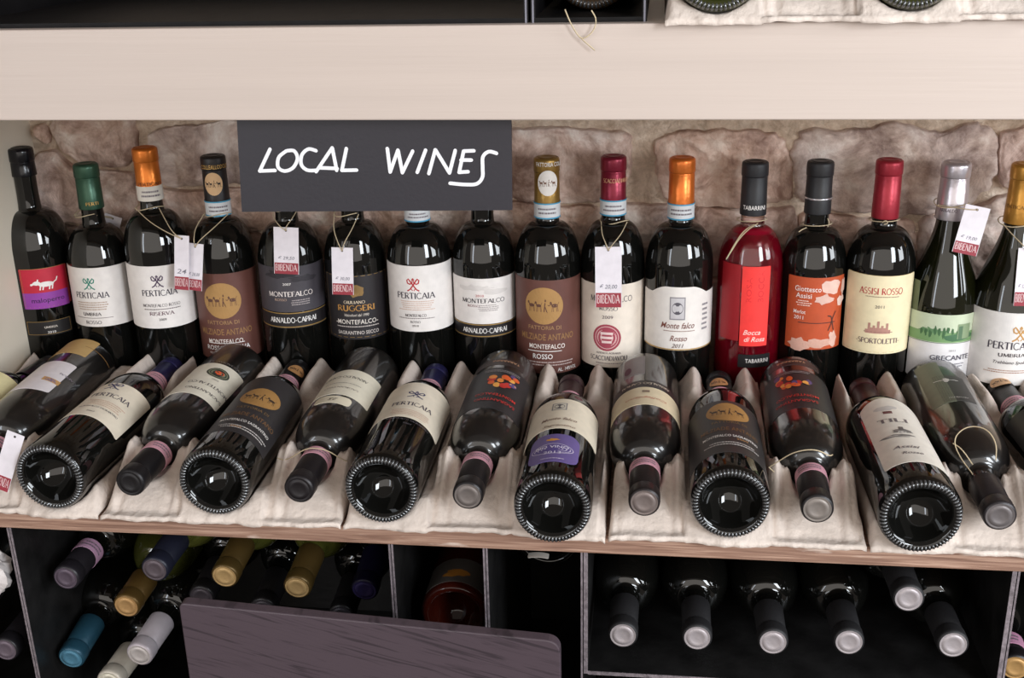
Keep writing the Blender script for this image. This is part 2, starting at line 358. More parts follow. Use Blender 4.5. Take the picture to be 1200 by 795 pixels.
def shape(it):
    """item -> (part name, 2-D verts in metres, faces, w_m)"""
    k = it[0]
    if k in 'TFI':
        V, F = serif_text(it[1]) if k == 'T' else font_text(it[1], .35 if k == 'I' else 0)
        return 'lettering', fit(V, it[4]/1000, it[5]/1000), F
    if k == 'V':
        V, F = font_text(it[1]); V = fit(V, it[5]/1000, it[4]/1000); return 'lettering', [(-y, x) for x, y in V][:], F
    if k == 'art': V, F = ART[it[1]](); return PART[it[1]], fit(V, it[4]/1000, it[5]/1000), F
    if k == 'disc': V, F = disc(it[4]/2000, it[5]/2000); return 'medallion', V, F
    if k == 'rect': V, F = gridrect(it[4]/1000, it[5]/1000, max(4, int(it[4]/1.4))); return 'band', V, F
    if k == 'line': V, F = gridrect(it[4]/1000, it[5]/1000, max(2, int(it[4]/4))); return 'rule_line', V, F
    if k == 'blob': V, F = rough_blob(it[4]/2000, it[5]/2000, it[1]); return 'picture', V, F
    if k == 'micro':   # several lines of fine print as tiny dashes; it[1] = number of lines
        rnd = random.Random(int(it[2]*7+it[3])); P = []; n = it[1]; W = it[4]/1000; H = it[5]/1000
        for j in range(n):
            y = H/2-(j+.5)*H/n; x = -W/2*(.75+.25*rnd.random()); e = -x
            while x < e:
                l = .0006+.0022*rnd.random(); P.append(off(gridrect(l, H/n*.42, 1), x+l/2, y)); x += l+.0005
        V, F = join(*P); return 'fine_print', V, F
    if k == 'frame':
        W, H = it[4]/2000, it[5]/2000; q = .0005
        V, F = join(off(gridrect(2*W, q, 10), 0, H), off(gridrect(2*W, q, 10), 0, -H), off(gridrect(q, 2*H, 1, 2), W, 0), off(gridrect(q, 2*H, 1, 2), -W, 0))
        return 'rule_line', V, F

def rayhit(Minv, px, py, R):
    o = Minv@CAMP; d = (Minv.to_3x3()@ray(px, py))
    a = d.x**2+d.y**2; b = 2*(o.x*d.x+o.y*d.y); c = o.x**2+o.y**2-R*R; D = b*b-4*a*c
    if D < 0:
        k = -b/(2*a)
    else: k = (-b-math.sqrt(D))/(2*a)
    p = o+d*k; return math.atan2(p.x, -p.y), p.z

def wrap_items(items, Minv, R, parent, eps=.00052):
    """each item centred where the photograph shows it on the bottle's surface"""
    groups = {}
    for n, it in enumerate(items):
        nm, V, F = shape(it)
        th, z = rayhit(Minv, it[2], it[3], R)
        col = it[6]; e = eps+.00003*n
        V3 = [((R+e)*math.sin(th+x/R), -(R+e)*math.cos(th+x/R), z+y) for x, y in V]
        g = groups.setdefault((nm, col), MB()); g.add(V3, F)
    for (nm, col), g in groups.items():
        metal = .5 if col in (GOLD, GOLDB) else 0
        o = g.build(nm, paint(col, .4 if metal else .6, metal), parent)

def label_mesh(R, th0, th1, z0, z1, m, parent, arch=0, corner=.0, name='label', eps=.0003, slope=0):
    nu, nv = 48, 6; V = []; F = []
    for j in range(nv+1):
        for i in range(nu+1):
            u = i/nu; th = th0+(th1-th0)*u
            zt = z1-(arch*(2*abs(u-.5))**2.4 if arch > 0 else 0)
            if arch < 0:   # shouldered arch like a scroll
                q = 2*abs(u-.5); zt = z1+arch*(1 if q > .62 else max(0, (q-.28)/.34)**1.5 if q > .28 else 0)
            c = corner; L = (th1-th0)*R
            dx = min(u, 1-u)*L
            ins = 0 if dx > c else c-math.sqrt(max(0, c*c-(c-dx)**2))
            zz = z0+ins+(zt-ins-z0-ins)*j/nv + slope*(u-.5)
            V.append(((R+eps)*math.sin(th), -(R+eps)*math.cos(th), zz))
    for j in range(nv):
        for i in range(nu): a = j*(nu+1)+i; F.append((a, a+1, a+nu+2, a+nu+1))
    # rim turned in to the glass
    n = len(V); ring = [i for i in range(nu+1)]+[(j+1)*(nu+1)-1 for j in range(1, nv+1)]+[nv*(nu+1)+i for i in range(nu-1, -1, -1)]+[j*(nu+1) for j in range(nv-1, 0, -1)]
    for i in ring:
        x, y, z = V[i]; k = (R-.0003)/(R+eps); V.append((x*k, y*k, z))
    for q in range(len(ring)): a, b = ring[q], ring[(q+1) % len(ring)]; F.append((a, n+q, n+(q+1) % len(ring), b))
    return link(name, V, F, m, parent, smooth=False)

GOLD = (176, 142, 84); GOLDB = (205, 165, 95); WHITE = (236, 232, 228); BLACK = (24, 22, 24); INK = (60, 52, 56); RED = (176, 30, 40); MAROON = (128, 36, 52)
CREAM = (226, 214, 186); PALE = (226, 220, 216)

# ------------------------------------------------------------------ bottle
def bordeaux(R, H, rn):
    b = H-.125; P = []
    P += [(.0005, .030), (R*.12, .0293), (R*.25, .027), (R*.38, .0235), (R*.50, .019), (R*.60, .0135), (R*.67, .008), (R*.72, .0035), (R*.77, .001), (R*.82, .0), (R*.88, .0), (R*.93, .0012), (R*.98, .004), (R, .009)]
    P += [(R, .03), (R, .08), (R, b)]
    zn = H-.077
    for i in range(1, 13):
        s = i/12; k = math.cos(s*PI/2)**.9; P.append((rn+.0012+(R-rn-.0012)*k if s < 1 else rn+.0012, b+(zn-b)*math.sin(s*PI/2)**1.15*1.0))
    P += [(rn+.0006, zn+.006), (rn, zn+.02), (rn, H-.02), (rn, H-.001)]
    return P
def burgundy(R, H, rn):
    P = [(.0005, .036), (R*.30, .030), (R*.5, .022), (R*.66, .010), (R*.76, .002), (R*.86, 0), (R*.94, .0015), (R, .009), (R, .05), (R, H*.42)]
    for i in range(1, 17):
        s = i/16; k = (1+math.cos(s*PI))/2; P.append((rn+.001+(R-rn-.001)*(k**.92), H*.42+(H*.80-H*.42)*s))
    P += [(rn, H-.04), (rn, H-.001)]
    return P
def bottle(name, M, kind='bordeaux', R=.0375, H=.30, glass=None, cap=(30, 28, 30), caplen=.058, capmetal=.3, caprough=.4, capend=None, band=None, bandcol=(206, 206, 204),
           bandedge=None, captext=None, labels=(), thick=.0151, knurl=False, capart=()):
    """labels: list of dicts(x0,x1 centre-line pixels left/right or angles; y0,y1 pixel rows; col; items)"""
    root = empty(name, M); Minv = M.inverted()
    rn = thick-.002
    prof = bordeaux(R, H, rn) if kind == 'bordeaux' else burgundy(R, H, rn)
    g = MB(); g.lathe(prof, 64, cap0=True, cap1=True); g.build('glass', glass or M_glass, root, smooth=True)
    if knurl:
        g = MB(); nk = 60
        for i in range(nk):
            a = 2*PI*i/nk; Mk = Matrix.Rotation(a, 4, 'Z')@Matrix.Translation((0, -R*.875, .0004)); ww = .00115
            sec = [(-.0034, .0004, .5), (-.0022, -.0011, 1), (0, -.0018, 1), (.0022, -.0006, 1), (.0034, .0022, .6)]
            rr = []; ff = []
            for (yy, zz, k) in sec:
                rr += [Mk@Vector((-ww*k, -yy, zz+.0012)), Mk@Vector((-ww*.45*k, -yy, zz)), Mk@Vector((ww*.45*k, -yy, zz)), Mk@Vector((ww*k, -yy, zz+.0012))]
            for j in range(4):
                for q in range(3): b0 = j*4+q; ff.append((b0, b0+4, b0+5, b0+1))
            g.add(rr, ff)
        g.build('base_knurling', M_scuff_sheen, root, smooth=True)
    # foil capsule
    c0 = H-caplen; r = thick; r0 = r-.0002
    if kind == 'burgundy': r0 = r+.0012
    rt = r-.0006
    cp = [(r0-.0006, c0), (r0+.0002, c0), (r0+.0003, c0+.001), (rt, H-.0172), (rt-.0003, H-.0168), (rt-.0002, H-.0164), (rt+.0005, H-.0160), (rt+.0008, H-.0148), (rt+.0007, H-.004), (rt+.0004, H-.0014), (rt-.0004, H-.0004), (rt-.0016, H+.0002)]
    g = MB(); g.lathe(cp, 48); co = g.build('capsule', foil(cap, caprough, capmetal), root, smooth=True)
    g = MB(); g.lathe([(rt-.0016, H+.0002), (r*.76, H+.0002), (r*.72, H-.0003), (r*.68, H+.0007), (r*.45, H+.0006), (r*.4, H+.0001), (.0008, H+.0003)], 40, cap1=True)
    e = g.build('cap_top', foil(capend or cap, .45, .35 if capend else capmetal), co, smooth=True)
    zc = c0
    if band:
        bt = MB(); rb = r+.0004 if kind == 'bordeaux' else r0+.0006
        bt.lathe([(rb-.0012, c0-band*.55), (rb, c0-band*.55), (rb, c0+band*.45), (rb-.0012, c0+band*.45)], 40); bo = bt.build('neck_band', paint(bandcol), root, smooth=False)
        if bandedge:
            for zz in (c0-band*.55, c0+band*.45):
                q = MB(); q.lathe([(rb+.0002, zz-.0008), (rb+.0003, zz-.0008), (rb+.0003, zz+.0008), (rb+.0002, zz+.0008)], 40); q.build('band_edge', paint(bandedge), bo)
        V, F = shape(('micro', 2, M.translation.x*900+40, 9, 26, band*560))[1:]
        # printed lines around the band, turned to the room
        th = rayfront(Minv, H)
        q = MB(); q.add([((rb+.0003)*math.sin(th+x/rb), -(rb+.0003)*math.cos(th+x/rb), c0+y-band*.05) for x, y in V], F); q.build('fine_print', paint((120, 112, 118)), bo)
    if captext: wrap_items([(*k, ) for k in captext], Minv, r+.0005, co, eps=.0009)
    if capart: wrap_items([(*k, ) for k in capart], Minv, r+.0002, co, eps=.0006)
    for L in labels:
        hs = [rayhit(Minv, *p, R) for p in L['at']]       # (top centre px), (bottom centre px)
        thc = L.get('th'); thc = (hs[0][0]+hs[1][0])/2 if thc is None else math.radians(thc)
        hw = math.radians(L.get('half', 76)); zt, zb = max(hs[0][1], hs[1][1]), min(hs[0][1], hs[1][1])
        lo = label_mesh(R, thc-hw, thc+hw, zb, zt, paint(L['col'], L.get('rough', .5)), root, L.get('arch', 0), L.get('corner', .0015), L.get('name', 'label'), eps=L.get('eps', .0003))
        if L.get('items'): wrap_items(L['items'], Minv, R, lo)
    return root
def rayfront(Minv, z):
    o = Minv@CAMP; return math.atan2(o.x, -o.y)

# ------------------------------------------------------------------ setting
XL = xat(28, .06, .38)          # inner face of the left side panel
XR = .86
g = MB(); g.box((-.85, -.338, -.020), (XR+.1, .06, 0))
shelf = struct(g.build('trim_1', M_wood, bevel=.001), 'worn brown wooden shelf plank carrying both rows of bottles', 'shelf')
g = MB(); g.box((-.95, -.340, .4058), (XR+.1, -.318, .4855)); g.box((-.95, -.318, .462), (XR+.1, .06, .4855))
struct(g.build('trim_2', M_cream, bevel=.0012), 'broad cream painted front board of the upper shelf', 'shelf')
g = MB(); g.box((XL-.03, -.318, 0), (XL, .06, .462))
struct(g.build('wall_left', M_side, bevel=.001), 'cream side panel closing the shelf at far left', 'panel')
# back wall with mortar
def wallgrid():
    V = []; F = []; nx, nz = 172, 90; x0, x1, z0, z1 = -.95, 1.0, -.6, .75
    for j in range(nz+1):
        for i in range(nx+1):
            x = x0+(x1-x0)*i/nx; z = z0+(z1-z0)*j/nz
            V.append((x, .060-.004*noise.noise(Vector((x*14, z*14, 3)))-.002*noise.noise(Vector((x*50, z*50, 1))), z))
    for j in range(nz):
        for i in range(nx): a = j*(nx+1)+i; F.append((a, a+1, a+nx+2, a+nx+1))
    n = len(V); V += [(x0, .1, z0), (x1, .1, z0), (x1, .1, z1), (x0, .1, z1)]; F.append((n, n+3, n+2, n+1))
    return link('wall_back', V, F, M_mortar, smooth=True)
wall = struct(wallgrid(), 'rubble stone wall with sandy mortar behind the bottles', 'wall')
STONES = [
 [(62,142),(100,136),(150,138),(157,150),(159,178),(150,192),(122,194),(96,190),(80,178),(68,160)],
 [(45,148),(54,146),(60,160),(58,168),(50,160)],
 [(176,168),(180,156),(208,148),(238,146),(276,139),(300,150),(300,205),(270,214),(225,216),(180,212),(170,195)],
 [(40,190),(62,175),(78,188),(95,198),(140,200),(160,208),(160,250),(120,262),(60,255),(40,230)],
 [(168,220),(220,224),(290,220),(330,226),(325,262),(280,270),(210,266),(165,255)],
 [(50,262),(110,270),(150,268),(156,300),(150,340),(60,345),(45,300)],
 [(165,272),(240,275),(300,272),(312,310),(300,345),(170,350)],
 [(330,238),(400,232),(470,236),(476,262),(440,285),(350,290),(322,270)],
 [(482,238),(560,232),(600,240),(604,275),(560,292),(490,288)],
 [(325,296),(420,292),(500,296),(600,300),(600,345),(330,350)],
 [(316,150),(420,146),(460,160),(455,222),(380,226),(318,218)],
 [(470,150),(540,146),(578,160),(576,218),(500,226),(466,215)],
 [(592,156),(615,150),(650,149),(690,152),(728,155),(738,166),(736,200),(728,226),(690,234),(640,235),(604,230),(588,205)],
 [(768,190),(772,170),(782,157),(802,153),(850,153),(895,156),(915,164),(926,190),(922,228),(880,240),(830,240),(790,238),(776,222)],
 [(936,166),(950,152),(985,153),(1015,150),(1048,144),(1075,150),(1102,156),(1130,146),(1152,149),(1162,165),(1164,200),(1156,222),(1120,244),(1060,250),(990,246),(950,240),(932,210)],
 [(1172,164),(1184,153),(1240,150),(1240,222),(1190,222),(1172,210)],
 [(598,240),(650,242),(700,242),(706,262),(700,292),(640,298),(600,290)],
 [(712,244),(760,240),(800,246),(806,280),(790,310),(730,312),(714,290)],
 [(812,248),(870,246),(925,244),(934,270),(930,315),(870,322),(815,315)],
 [(942,252),(1000,254),(1062,258),(1072,280),(1060,318),(990,322),(945,310)],
 [(1078,258),(1120,252),(1170,232),(1240,230),(1240,320),(1160,330),(1085,322)],
 [(600,305),(700,318),(800,322),(900,330),(900,380),(700,385),(600,370)],
 [(910,330),(1000,330),(1080,330),(1230,338),(1230,390),(1000,395),(912,385)],
 [(60,352),(180,358),(300,356),(300,400),(180,405),(60,400)],
 [(312,356),(450,356),(590,360),(590,405),(450,410),(312,405)],
]
def stone(poly, idx):
    P = [atY(px, py, .058) for px, py in poly]; P2 = [Vector((p.x, p.z)) for p in P]
    c = sum(P2, Vector((0, 0)))/len(P2)
    # resample outline smoothly
    n = 96; m = len(P2); out = []
    for i in range(n):
        s = i/n*m; k = int(s); f = s-k
        p0, p1, p2, p3 = (P2[(k-1) % m], P2[k % m], P2[(k+1) % m], P2[(k+2) % m])
        q = .5*((2*p1)+(p2-p0)*f+(2*p0-5*p1+4*p2-p3)*f*f+(3*p1-p0-3*p2+p3)*f**3)
        d = (q-c); out.append(c+d*(1.035+.09*noise.noise(Vector((q.x*45, q.y*45, idx)))+.05*noise.noise(Vector((q.x*140, q.y*140, idx)))))
    rings = [(1.0, .006), (.99, -.001), (.975, -.004)]+[(1-k/26, -.006-.0045*min(1, k/5)) for k in range(1, 25)]
    V = []; F = []
    for k, h in rings:
        for q in out:
            p = c+(q-c)*k; e = min(1, (1-k)*14)
            r = noise.noise(Vector((p.x*22, p.y*30, idx*1.3)))*.006+noise.noise(Vector((p.x*70, p.y*80, idx)))*.0026+abs(noise.noise(Vector((p.x*45+5, p.y*50, 2))))*.006-abs(noise.noise(Vector((p.x*110, p.y*120, idx))))*.0022
            V.append((p.x, .056+h+r*e, p.y))
    for j in range(len(rings)-1):
        for i in range(n): a = j*n+i; b = j*n+(i+1) % n; F.append((a, b, b+n, a+n))
    F.append(tuple(range((len(rings)-1)*n, len(rings)*n)))
    return link('stone', V, F, M_stone[idx % 3], wall, smooth=True)
for i, p in enumerate(STONES): stone(p, i)

# ------------------------------------------------------------------ hanging sign
sy = -.312
P0 = atY(280, 139, sy); P1 = atY(600, 139, sy); P2 = atY(600.5, 246, sy); P3 = atY(284, 248, sy)
sign = empty('sign_board', Matrix.Translation(((P0.x+P1.x)/2, sy, P2.z)))
tag(sign, 'dark grey board lettered LOCAL WINES in white, hung below the cream shelf front', 'sign')
ox, oz = sign.location.x, sign.location.z
g = MB(); top = .030
q = [(P3.x, P3.z), (P2.x, P2.z), (P1.x, P1.z+top), (P0.x, P0.z+top)]
v = [(x-ox, dy, z-oz) for dy in (-.0015, .0015) for x, z in q]
g.add(v, [(0,1,2,3),(7,6,5,4),(0,4,5,1),(1,5,6,2),(2,6,7,3),(3,7,4,0)])
g.build('panel', M_board, sign)
def bez(pts, n=10):   # smooth polyline through points
    out = []; m = len(pts)
    for k in range(m-1):
        p0, p1, p2, p3 = pts[max(k-1, 0)], pts[k], pts[k+1], pts[min(k+2, m-1)]
        for i in range(n):
            f = i/n; out.append(tuple(.5*((2*p1[a])+(p2[a]-p0[a])*f+(2*p0[a]-5*p1[a]+4*p2[a]-p3[a])*f*f+(3*p1[a]-p0[a]-3*p2[a]+p3[a])*f**3) for a in (0, 1)))
    out.append(tuple(pts[-1])); return out
def S(x, y): return (280+x*320/848, 140+y*300/795)     # close-up coordinates to photo pixels
LET = [
 [[(97,92),(65,160)], [(65,160),(113,158)]],
 [bez([(147,98),(124,118),(122,148),(142,160),(168,150),(182,122),(172,98),(150,97)])],
 [bez([(240,97),(216,92),(196,110),(194,140),(212,157),(240,158)])],
 [[(240,162),(290,88)], [(290,88),(304,158)], [(252,150),(306,152)]],
 [[(334,90),(320,158)], [(320,158),(366,157)]],
 [[(461,90),(470,163)], [(470,163),(494,95)], [(494,95),(508,165)], [(508,165),(540,98)]],
 [[(580,95),(554,164)]],
 [[(590,168),(610,94)], [(610,94),(654,166)], [(654,166),(672,96)]],
 [[(698,98),(684,164)], [(700,98),(730,97)], [(690,126),(722,126)], [(684,164),(712,162)]],
 [bez([(800,105),(776,100),(758,116),(757,150),(756,180),(738,200),(700,202),(656,198)])],
]
for L in LET:
    g = MB()
    for st in L:
        pts = []
        for p in st:
            w3 = atY(*S(*p), sy-.0016); pts.append((w3.x-ox, w3.z-oz))
        # rounded paint stroke, slightly proud
        V, F = strip(pts, .0032); kk = L.index(st)*.00006
        n = len(V); V3 = [(x, -.0022-kk, z) for x, z in V]+[(x, -.0014, z) for x, z in V]
        g.add(V3, F+[(i, i+n, i+n+2, i+2) for i in range(0, n-2, 2)]+[(i+1, i+3, i+n+3, i+n+1) for i in range(0, n-2, 2)])
        for e in (pts[0], pts[-1]):
            d = disc(.0016, .0016, 12); g.add([(x+e[0], -.00223-kk-.00002*(e is pts[0]), z+e[1]) for x, z in d[0]], d[1])
    g.build('letter', M_chalk, sign)

# ------------------------------------------------------------------ standing bottles
def stand(px, by, py=330, R=.0375, lean=0, top=None, H=.30):
    z = .17; x = xat(px, by, z)
    M = Matrix.Translation((x, by, 0))
    return M
G1 = 'standing bottles of red wine against the stone wall'
COMMON = dict(bandcol=(206, 208, 210), bandedge=(70, 150, 185))
def DOCG(): return dict(band=.017, **COMMON)

def reg(o, label, group=G1, cat='wine bottle'): return tag(o, label, cat, group)

b = bottle('wine_bottle', stand(45, .008, R=.0415), R=.0415, H=.310, cap=(14, 14, 20), caplen=.034, capmetal=.2, caprough=.2, labels=[
  dict(at=[(53, 314), (55, 360)], half=42, col=(190, 34, 58), corner=.001, items=[('rect', 0, 55, 352, 57, 21, (146, 62, 160)), ('frame', 0, 54, 337, 57, 50, GOLD), ('art', 'dog', 52, 333, 34, 15, WHITE), ('F', 'maloperro', 57, 352, 40, 8, (40, 16, 60))]),
  dict(at=[(58, 376), (59, 393)], half=40, col=(26, 22, 22), corner=.001, items=[('frame', 0, 58, 384, 54, 17, GOLD), ('T', 'UMBRIA', 60, 383, 16, 3, (210, 200, 190)), ('F', '2010', 61, 389, 10, 3, WHITE)])])
reg(b, 'tall black bottle with red and purple dog label at far left')
def perticaia_std(cx, cy, emb, ink, lines, sub):
    L = [('art', 'knot', cx-3, cy, 15, 16, emb), ('T', 'PERTICAIA', cx, cy+13.5, 44, 8, (52, 46, 60))]
    return L+lines
b = bottle('wine_bottle', stand(117, -.002, R=.039), R=.039, H=.293, cap=(50, 84, 66), caplen=.055, capmetal=.45, caprough=.3,
  captext=[('T', 'PERTI', 108, 239, 15, 4, GOLDB)], labels=[dict(at=[(114, 314), (119, 383)], half=82, col=PALE, items=perticaia_std(107, 333, (44, 128, 110), 0, [
   ('micro', 4, 107, 359, 46, 12, (176, 150, 132)), ('T', 'UMBRIA', 108, 368.5, 24, 4.5, INK), ('line', 0, 109, 373, 50, .8, (140, 130, 130)), ('T', 'ROSSO', 110, 378, 20, 4.5, INK)], 0))])
reg(b, 'bottle with green capsule and white label, green looped emblem, UMBRIA ROSSO')
b = bottle('wine_bottle', stand(187, -.012, R=.0395), R=.0395, H=.315, cap=(214, 120, 44), caplen=.053, capmetal=.6, caprough=.3, band=.018, bandcol=(216, 210, 200),
  captext=[('T', 'PERTICAIA', 176, 216, 30, 4, (110, 50, 20))], labels=[dict(at=[(185, 312), (190, 385)], half=82, col=PALE, items=perticaia_std(187, 330, (66, 40, 74), 0, [
   ('T', 'MONTEFALCO ROSSO', 189, 358, 46, 4, INK), ('micro', 1, 190, 362.5, 46, 3, (120, 110, 110)), ('T', 'RISERVA', 190, 367.5, 30, 5, (110, 84, 92)), ('F', '2009', 191, 374.5, 9, 3, INK)], 0))])
reg(b, 'bottle with orange copper capsule and white label marked MONTEFALCO ROSSO RISERVA')
BROWN = (98, 60, 52)
def antano(cx, cy, white=True):
    return [('disc', 0, cx, cy, 47, 46, (168, 128, 76)), ('art', 'figures', cx, cy, 40, 17, (92, 58, 44)), ('F', 'FATTORIA DI', cx+1, cy+25.5, 40, 5, (160, 124, 84)),
            ('F', 'MILZIADE ANTANO', cx+4, cy+36.5, 68, 8, (150, 112, 70)), ('F', 'MONTEFALCO', cx+4, cy+47.5, 44, 6, (232, 222, 214))]
b = bottle('wine_bottle', stand(263, .0, R=.0385), R=.0385, H=.303, cap=(28, 25, 27), caplen=.062, capmetal=.1, band=.017, **COMMON,
  captext=[('F', 'COLLEALLODOLE', 251, 196, 34, 5, GOLDB)], capart=[('disc', 0, 250, 216, 22, 28, (214, 176, 132)), ('art', 'figures', 250, 216, 20, 9, (40, 26, 24))],
  labels=[dict(at=[(262, 321), (268, 422)], half=82, col=BROWN, items=antano(260, 353)+[('line', 0, 265, 402.5, 46, .8, WHITE), ('F', 'ROSSO RISERVA', 267, 408, 56, 6, WHITE), ('micro', 2, 268, 416, 60, 9, (190, 170, 165))])])
reg(b, 'bottle with black capsule, gold disc and brown label, left of the sign')
CAPRAI = 'ARNALDO-CAPRAI'
b = bottle('wine_bottle', stand(341, -.004, R=.0395), R=.0395, H=.30, cap=(26, 24, 26), caplen=.058, labels=[
  dict(at=[(341, 313), (343, 366)], half=80, col=(66, 62, 68), items=[('blob', 5, 330, 322, 46, 10, (44, 40, 46)), ('blob', 9, 356, 326, 38, 9, (46, 42, 48)), ('F', '2007', 336, 333.5, 10, 3, PALE), ('T', 'MONTEFALCO', 340, 345, 56, 6.5, (225, 215, 210)), ('T', 'ROSSO', 329, 351.5, 15, 3, (190, 160, 140)), ('micro', 3, 352, 354, 26, 8, (170, 160, 160))]),
  dict(at=[(342, 367), (343, 385)], half=80, col=(28, 24, 26), name='lower_label', items=[('line', 0, 342, 367.5, 104, 1.2, GOLD), ('line', 0, 343, 383.5, 104, 1.2, GOLD), ('T', CAPRAI, 343, 375.5, 60, 7, WHITE)])])
reg(b, 'bottle with dark grey label and black ARNALDO-CAPRAI band, under left end of the sign')
b = bottle('wine_bottle', stand(417, .004), H=.30, R=.0378, cap=(36, 32, 34), labels=[
  dict(at=[(418, 323), (420, 398)], half=74, col=(36, 32, 35), items=[('frame', 0, 419, 360, 88, 78, GOLD), ('disc', 0, 416, 341, 12, 12, (150, 118, 66)), ('blob', 3, 416, 341, 24, 15, (136, 106, 60)), ('T', 'GIULIANO', 415, 354.5, 26, 4, (214, 196, 170)),
   ('T', 'RUGGERI', 417, 361.5, 47, 8, (182, 132, 66)), ('I', 'Viticoltori dal 1990', 418, 369.5, 30, 3.6, (210, 200, 190)), ('F', '-MONTEFALCO-', 418, 377.5, 54, 6, (222, 214, 206)), ('micro', 1, 419, 383, 56, 3, (190, 180, 175)), ('F', 'SAGRANTINO SECCO', 420, 390, 52, 4.6, (205, 196, 190))])])
reg(b, 'bottle with black gold-framed label reading RUGGERI in ochre letters')
b = bottle('wine_bottle', stand(492, -.004), H=.30, R=.0392, cap=(40, 34, 38), band=.014, **COMMON, caplen=.064, labels=[
  dict(at=[(491, 312), (493, 389)], half=82, col=PALE, items=[('art', 'knot', 484, 334, 16, 17, RED), ('T', 'PERTICAIA', 487, 347, 48, 8, (52, 46, 60)), ('micro', 5, 488, 358.5, 46, 13, (206, 176, 160)), ('T', 'MONTEFALCO', 487, 370, 26, 3.6, INK), ('micro', 1, 488, 373.5, 46, 2.4, (130, 120, 120)), ('T', 'ROSSO', 487, 377.5, 12, 3, INK), ('F', '2010', 487, 382, 8, 2.6, INK)])])
reg(b, 'bottle under the sign with white label and red looped emblem')
b = bottle('wine_bottle', stand(567, .004), H=.30, R=.0380, cap=(30, 26, 28), labels=[
  dict(at=[(567, 327), (568, 380)], half=78, col=PALE, items=[('blob', 15, 558, 338, 44, 8, (212, 206, 202)), ('blob', 19, 580, 342, 34, 8, (210, 204, 200)), ('F', '2010', 562, 347, 10, 3, (180, 80, 80)), ('T', 'MONTEFALCO', 566, 353, 54, 5.6, (50, 44, 52)), ('T', 'ROSSO', 555, 358.5, 15, 3, (120, 60, 70)), ('micro', 4, 572, 361, 24, 9, (150, 140, 140))]),
  dict(at=[(568, 381), (568, 396)], half=78, col=(28, 24, 26), name='lower_label', items=[('line', 0, 568, 381, 104, 1.2, GOLD), ('line', 0, 568, 394.5, 104, 1.2, GOLD), ('T', CAPRAI, 568, 388, 58, 6.5, WHITE)])])
reg(b, 'bottle with white label over black ARNALDO-CAPRAI band, under right end of the sign')
b = bottle('wine_bottle', stand(642, -.004), H=.303, R=.0390, cap=(150, 118, 60), caplen=.060, capmetal=.6, caprough=.32, **DOCG(),
  captext=[('F', 'FATTORIA COLLE', 645, 193, 34, 5, WHITE)], capart=[('disc', 0, 642, 215, 24, 30, (232, 226, 220)), ('art', 'figures', 642, 215, 21, 9, (120, 84, 66))],
  labels=[dict(at=[(642, 329), (642, 438)], half=82, col=BROWN, items=antano(637, 359)+[('line', 0, 638, 412, 42, .8, WHITE), ('F', 'ROSSO', 636, 418, 24, 6.5, WHITE), ('micro', 2, 642, 426.5, 66, 7, (190, 170, 165)), ('F', 'AL. 14%VOL', 665, 431, 26, 4.6, WHITE)])])
reg(b, 'bottle with gold capsule, white disc and brown label, right of the sign')
b = bottle('wine_bottle', stand(718, .004), H=.303, R=.0380, cap=(126, 28, 50), caplen=.058, capmetal=.5, caprough=.3, **DOCG(), captext=[('T', 'SCACCIADIAVOLI', 724, 212, 34, 5, (214, 160, 120))],
  labels=[dict(at=[(718, 334), (718, 431)], half=78, col=(224, 212, 198), items=[('T', 'MONTEFALCO', 716, 351, 52, 7.5, (84, 76, 84)), ('T', 'ROSSO', 713, 362, 22, 5, (84, 76, 84)), ('F', '2009', 712, 372, 13, 4, (100, 90, 96)),
   ('disc', 0, 711, 396, 34, 34, (158, 62, 78)), ('disc', 0, 711, 396, 29, 29, (212, 170, 168)), ('disc', 0, 711, 396, 27, 27, (160, 66, 82)), ('rect', 0, 711, 391, 15, 3, (226, 200, 196)), ('rect', 0, 711, 396, 15, 3, (226, 200, 196)), ('rect', 0, 711, 401, 12, 3, (226, 200, 196)),
   ('T', 'AZIENDA AGRARIA', 713, 414, 30, 2.6, (120, 110, 112)), ('T', 'SCACCIADIAVOLI', 713, 420, 46, 6, (84, 76, 84)), ('micro', 1, 714, 426, 38, 2.6, (140, 120, 120))])])
reg(b, 'bottle with wine red capsule and cream label with round maroon seal')
b = bottle('wine_bottle', stand(796, -.004), H=.303, R=.0395, cap=(218, 116, 46), caplen=.060, capmetal=.55, caprough=.3, **DOCG(),
  labels=[dict(at=[(795, 337), (796, 411)], half=82, col=(228, 222, 216), arch=-.009, items=[('rect', 0, 794, 362, 18, 28, (140, 136, 140)), ('rect', 0, 794, 362, 15.5, 25, (196, 192, 194)), ('disc', 0, 794, 362, 13, 15, (84, 80, 88)), ('blob', 4, 794, 362, 8, 8, (190, 186, 188)), ('I', 'Monte falco', 794, 382, 40, 7.5, (116, 66, 56)),
    ('micro', 1, 795, 388.5, 40, 2.4, (150, 120, 110)), ('I', 'Rosso', 795, 397, 20, 7, (116, 66, 56)), ('I', '2011', 794, 405.5, 14, 5, (90, 60, 56)), ('line', 0, 796, 410, 106, 1.4, GOLDB), ('micro', 6, 825, 370, 9, 36, (150, 146, 150))])])
reg(b, 'bottle with orange capsule and scroll-topped white label in brown script')
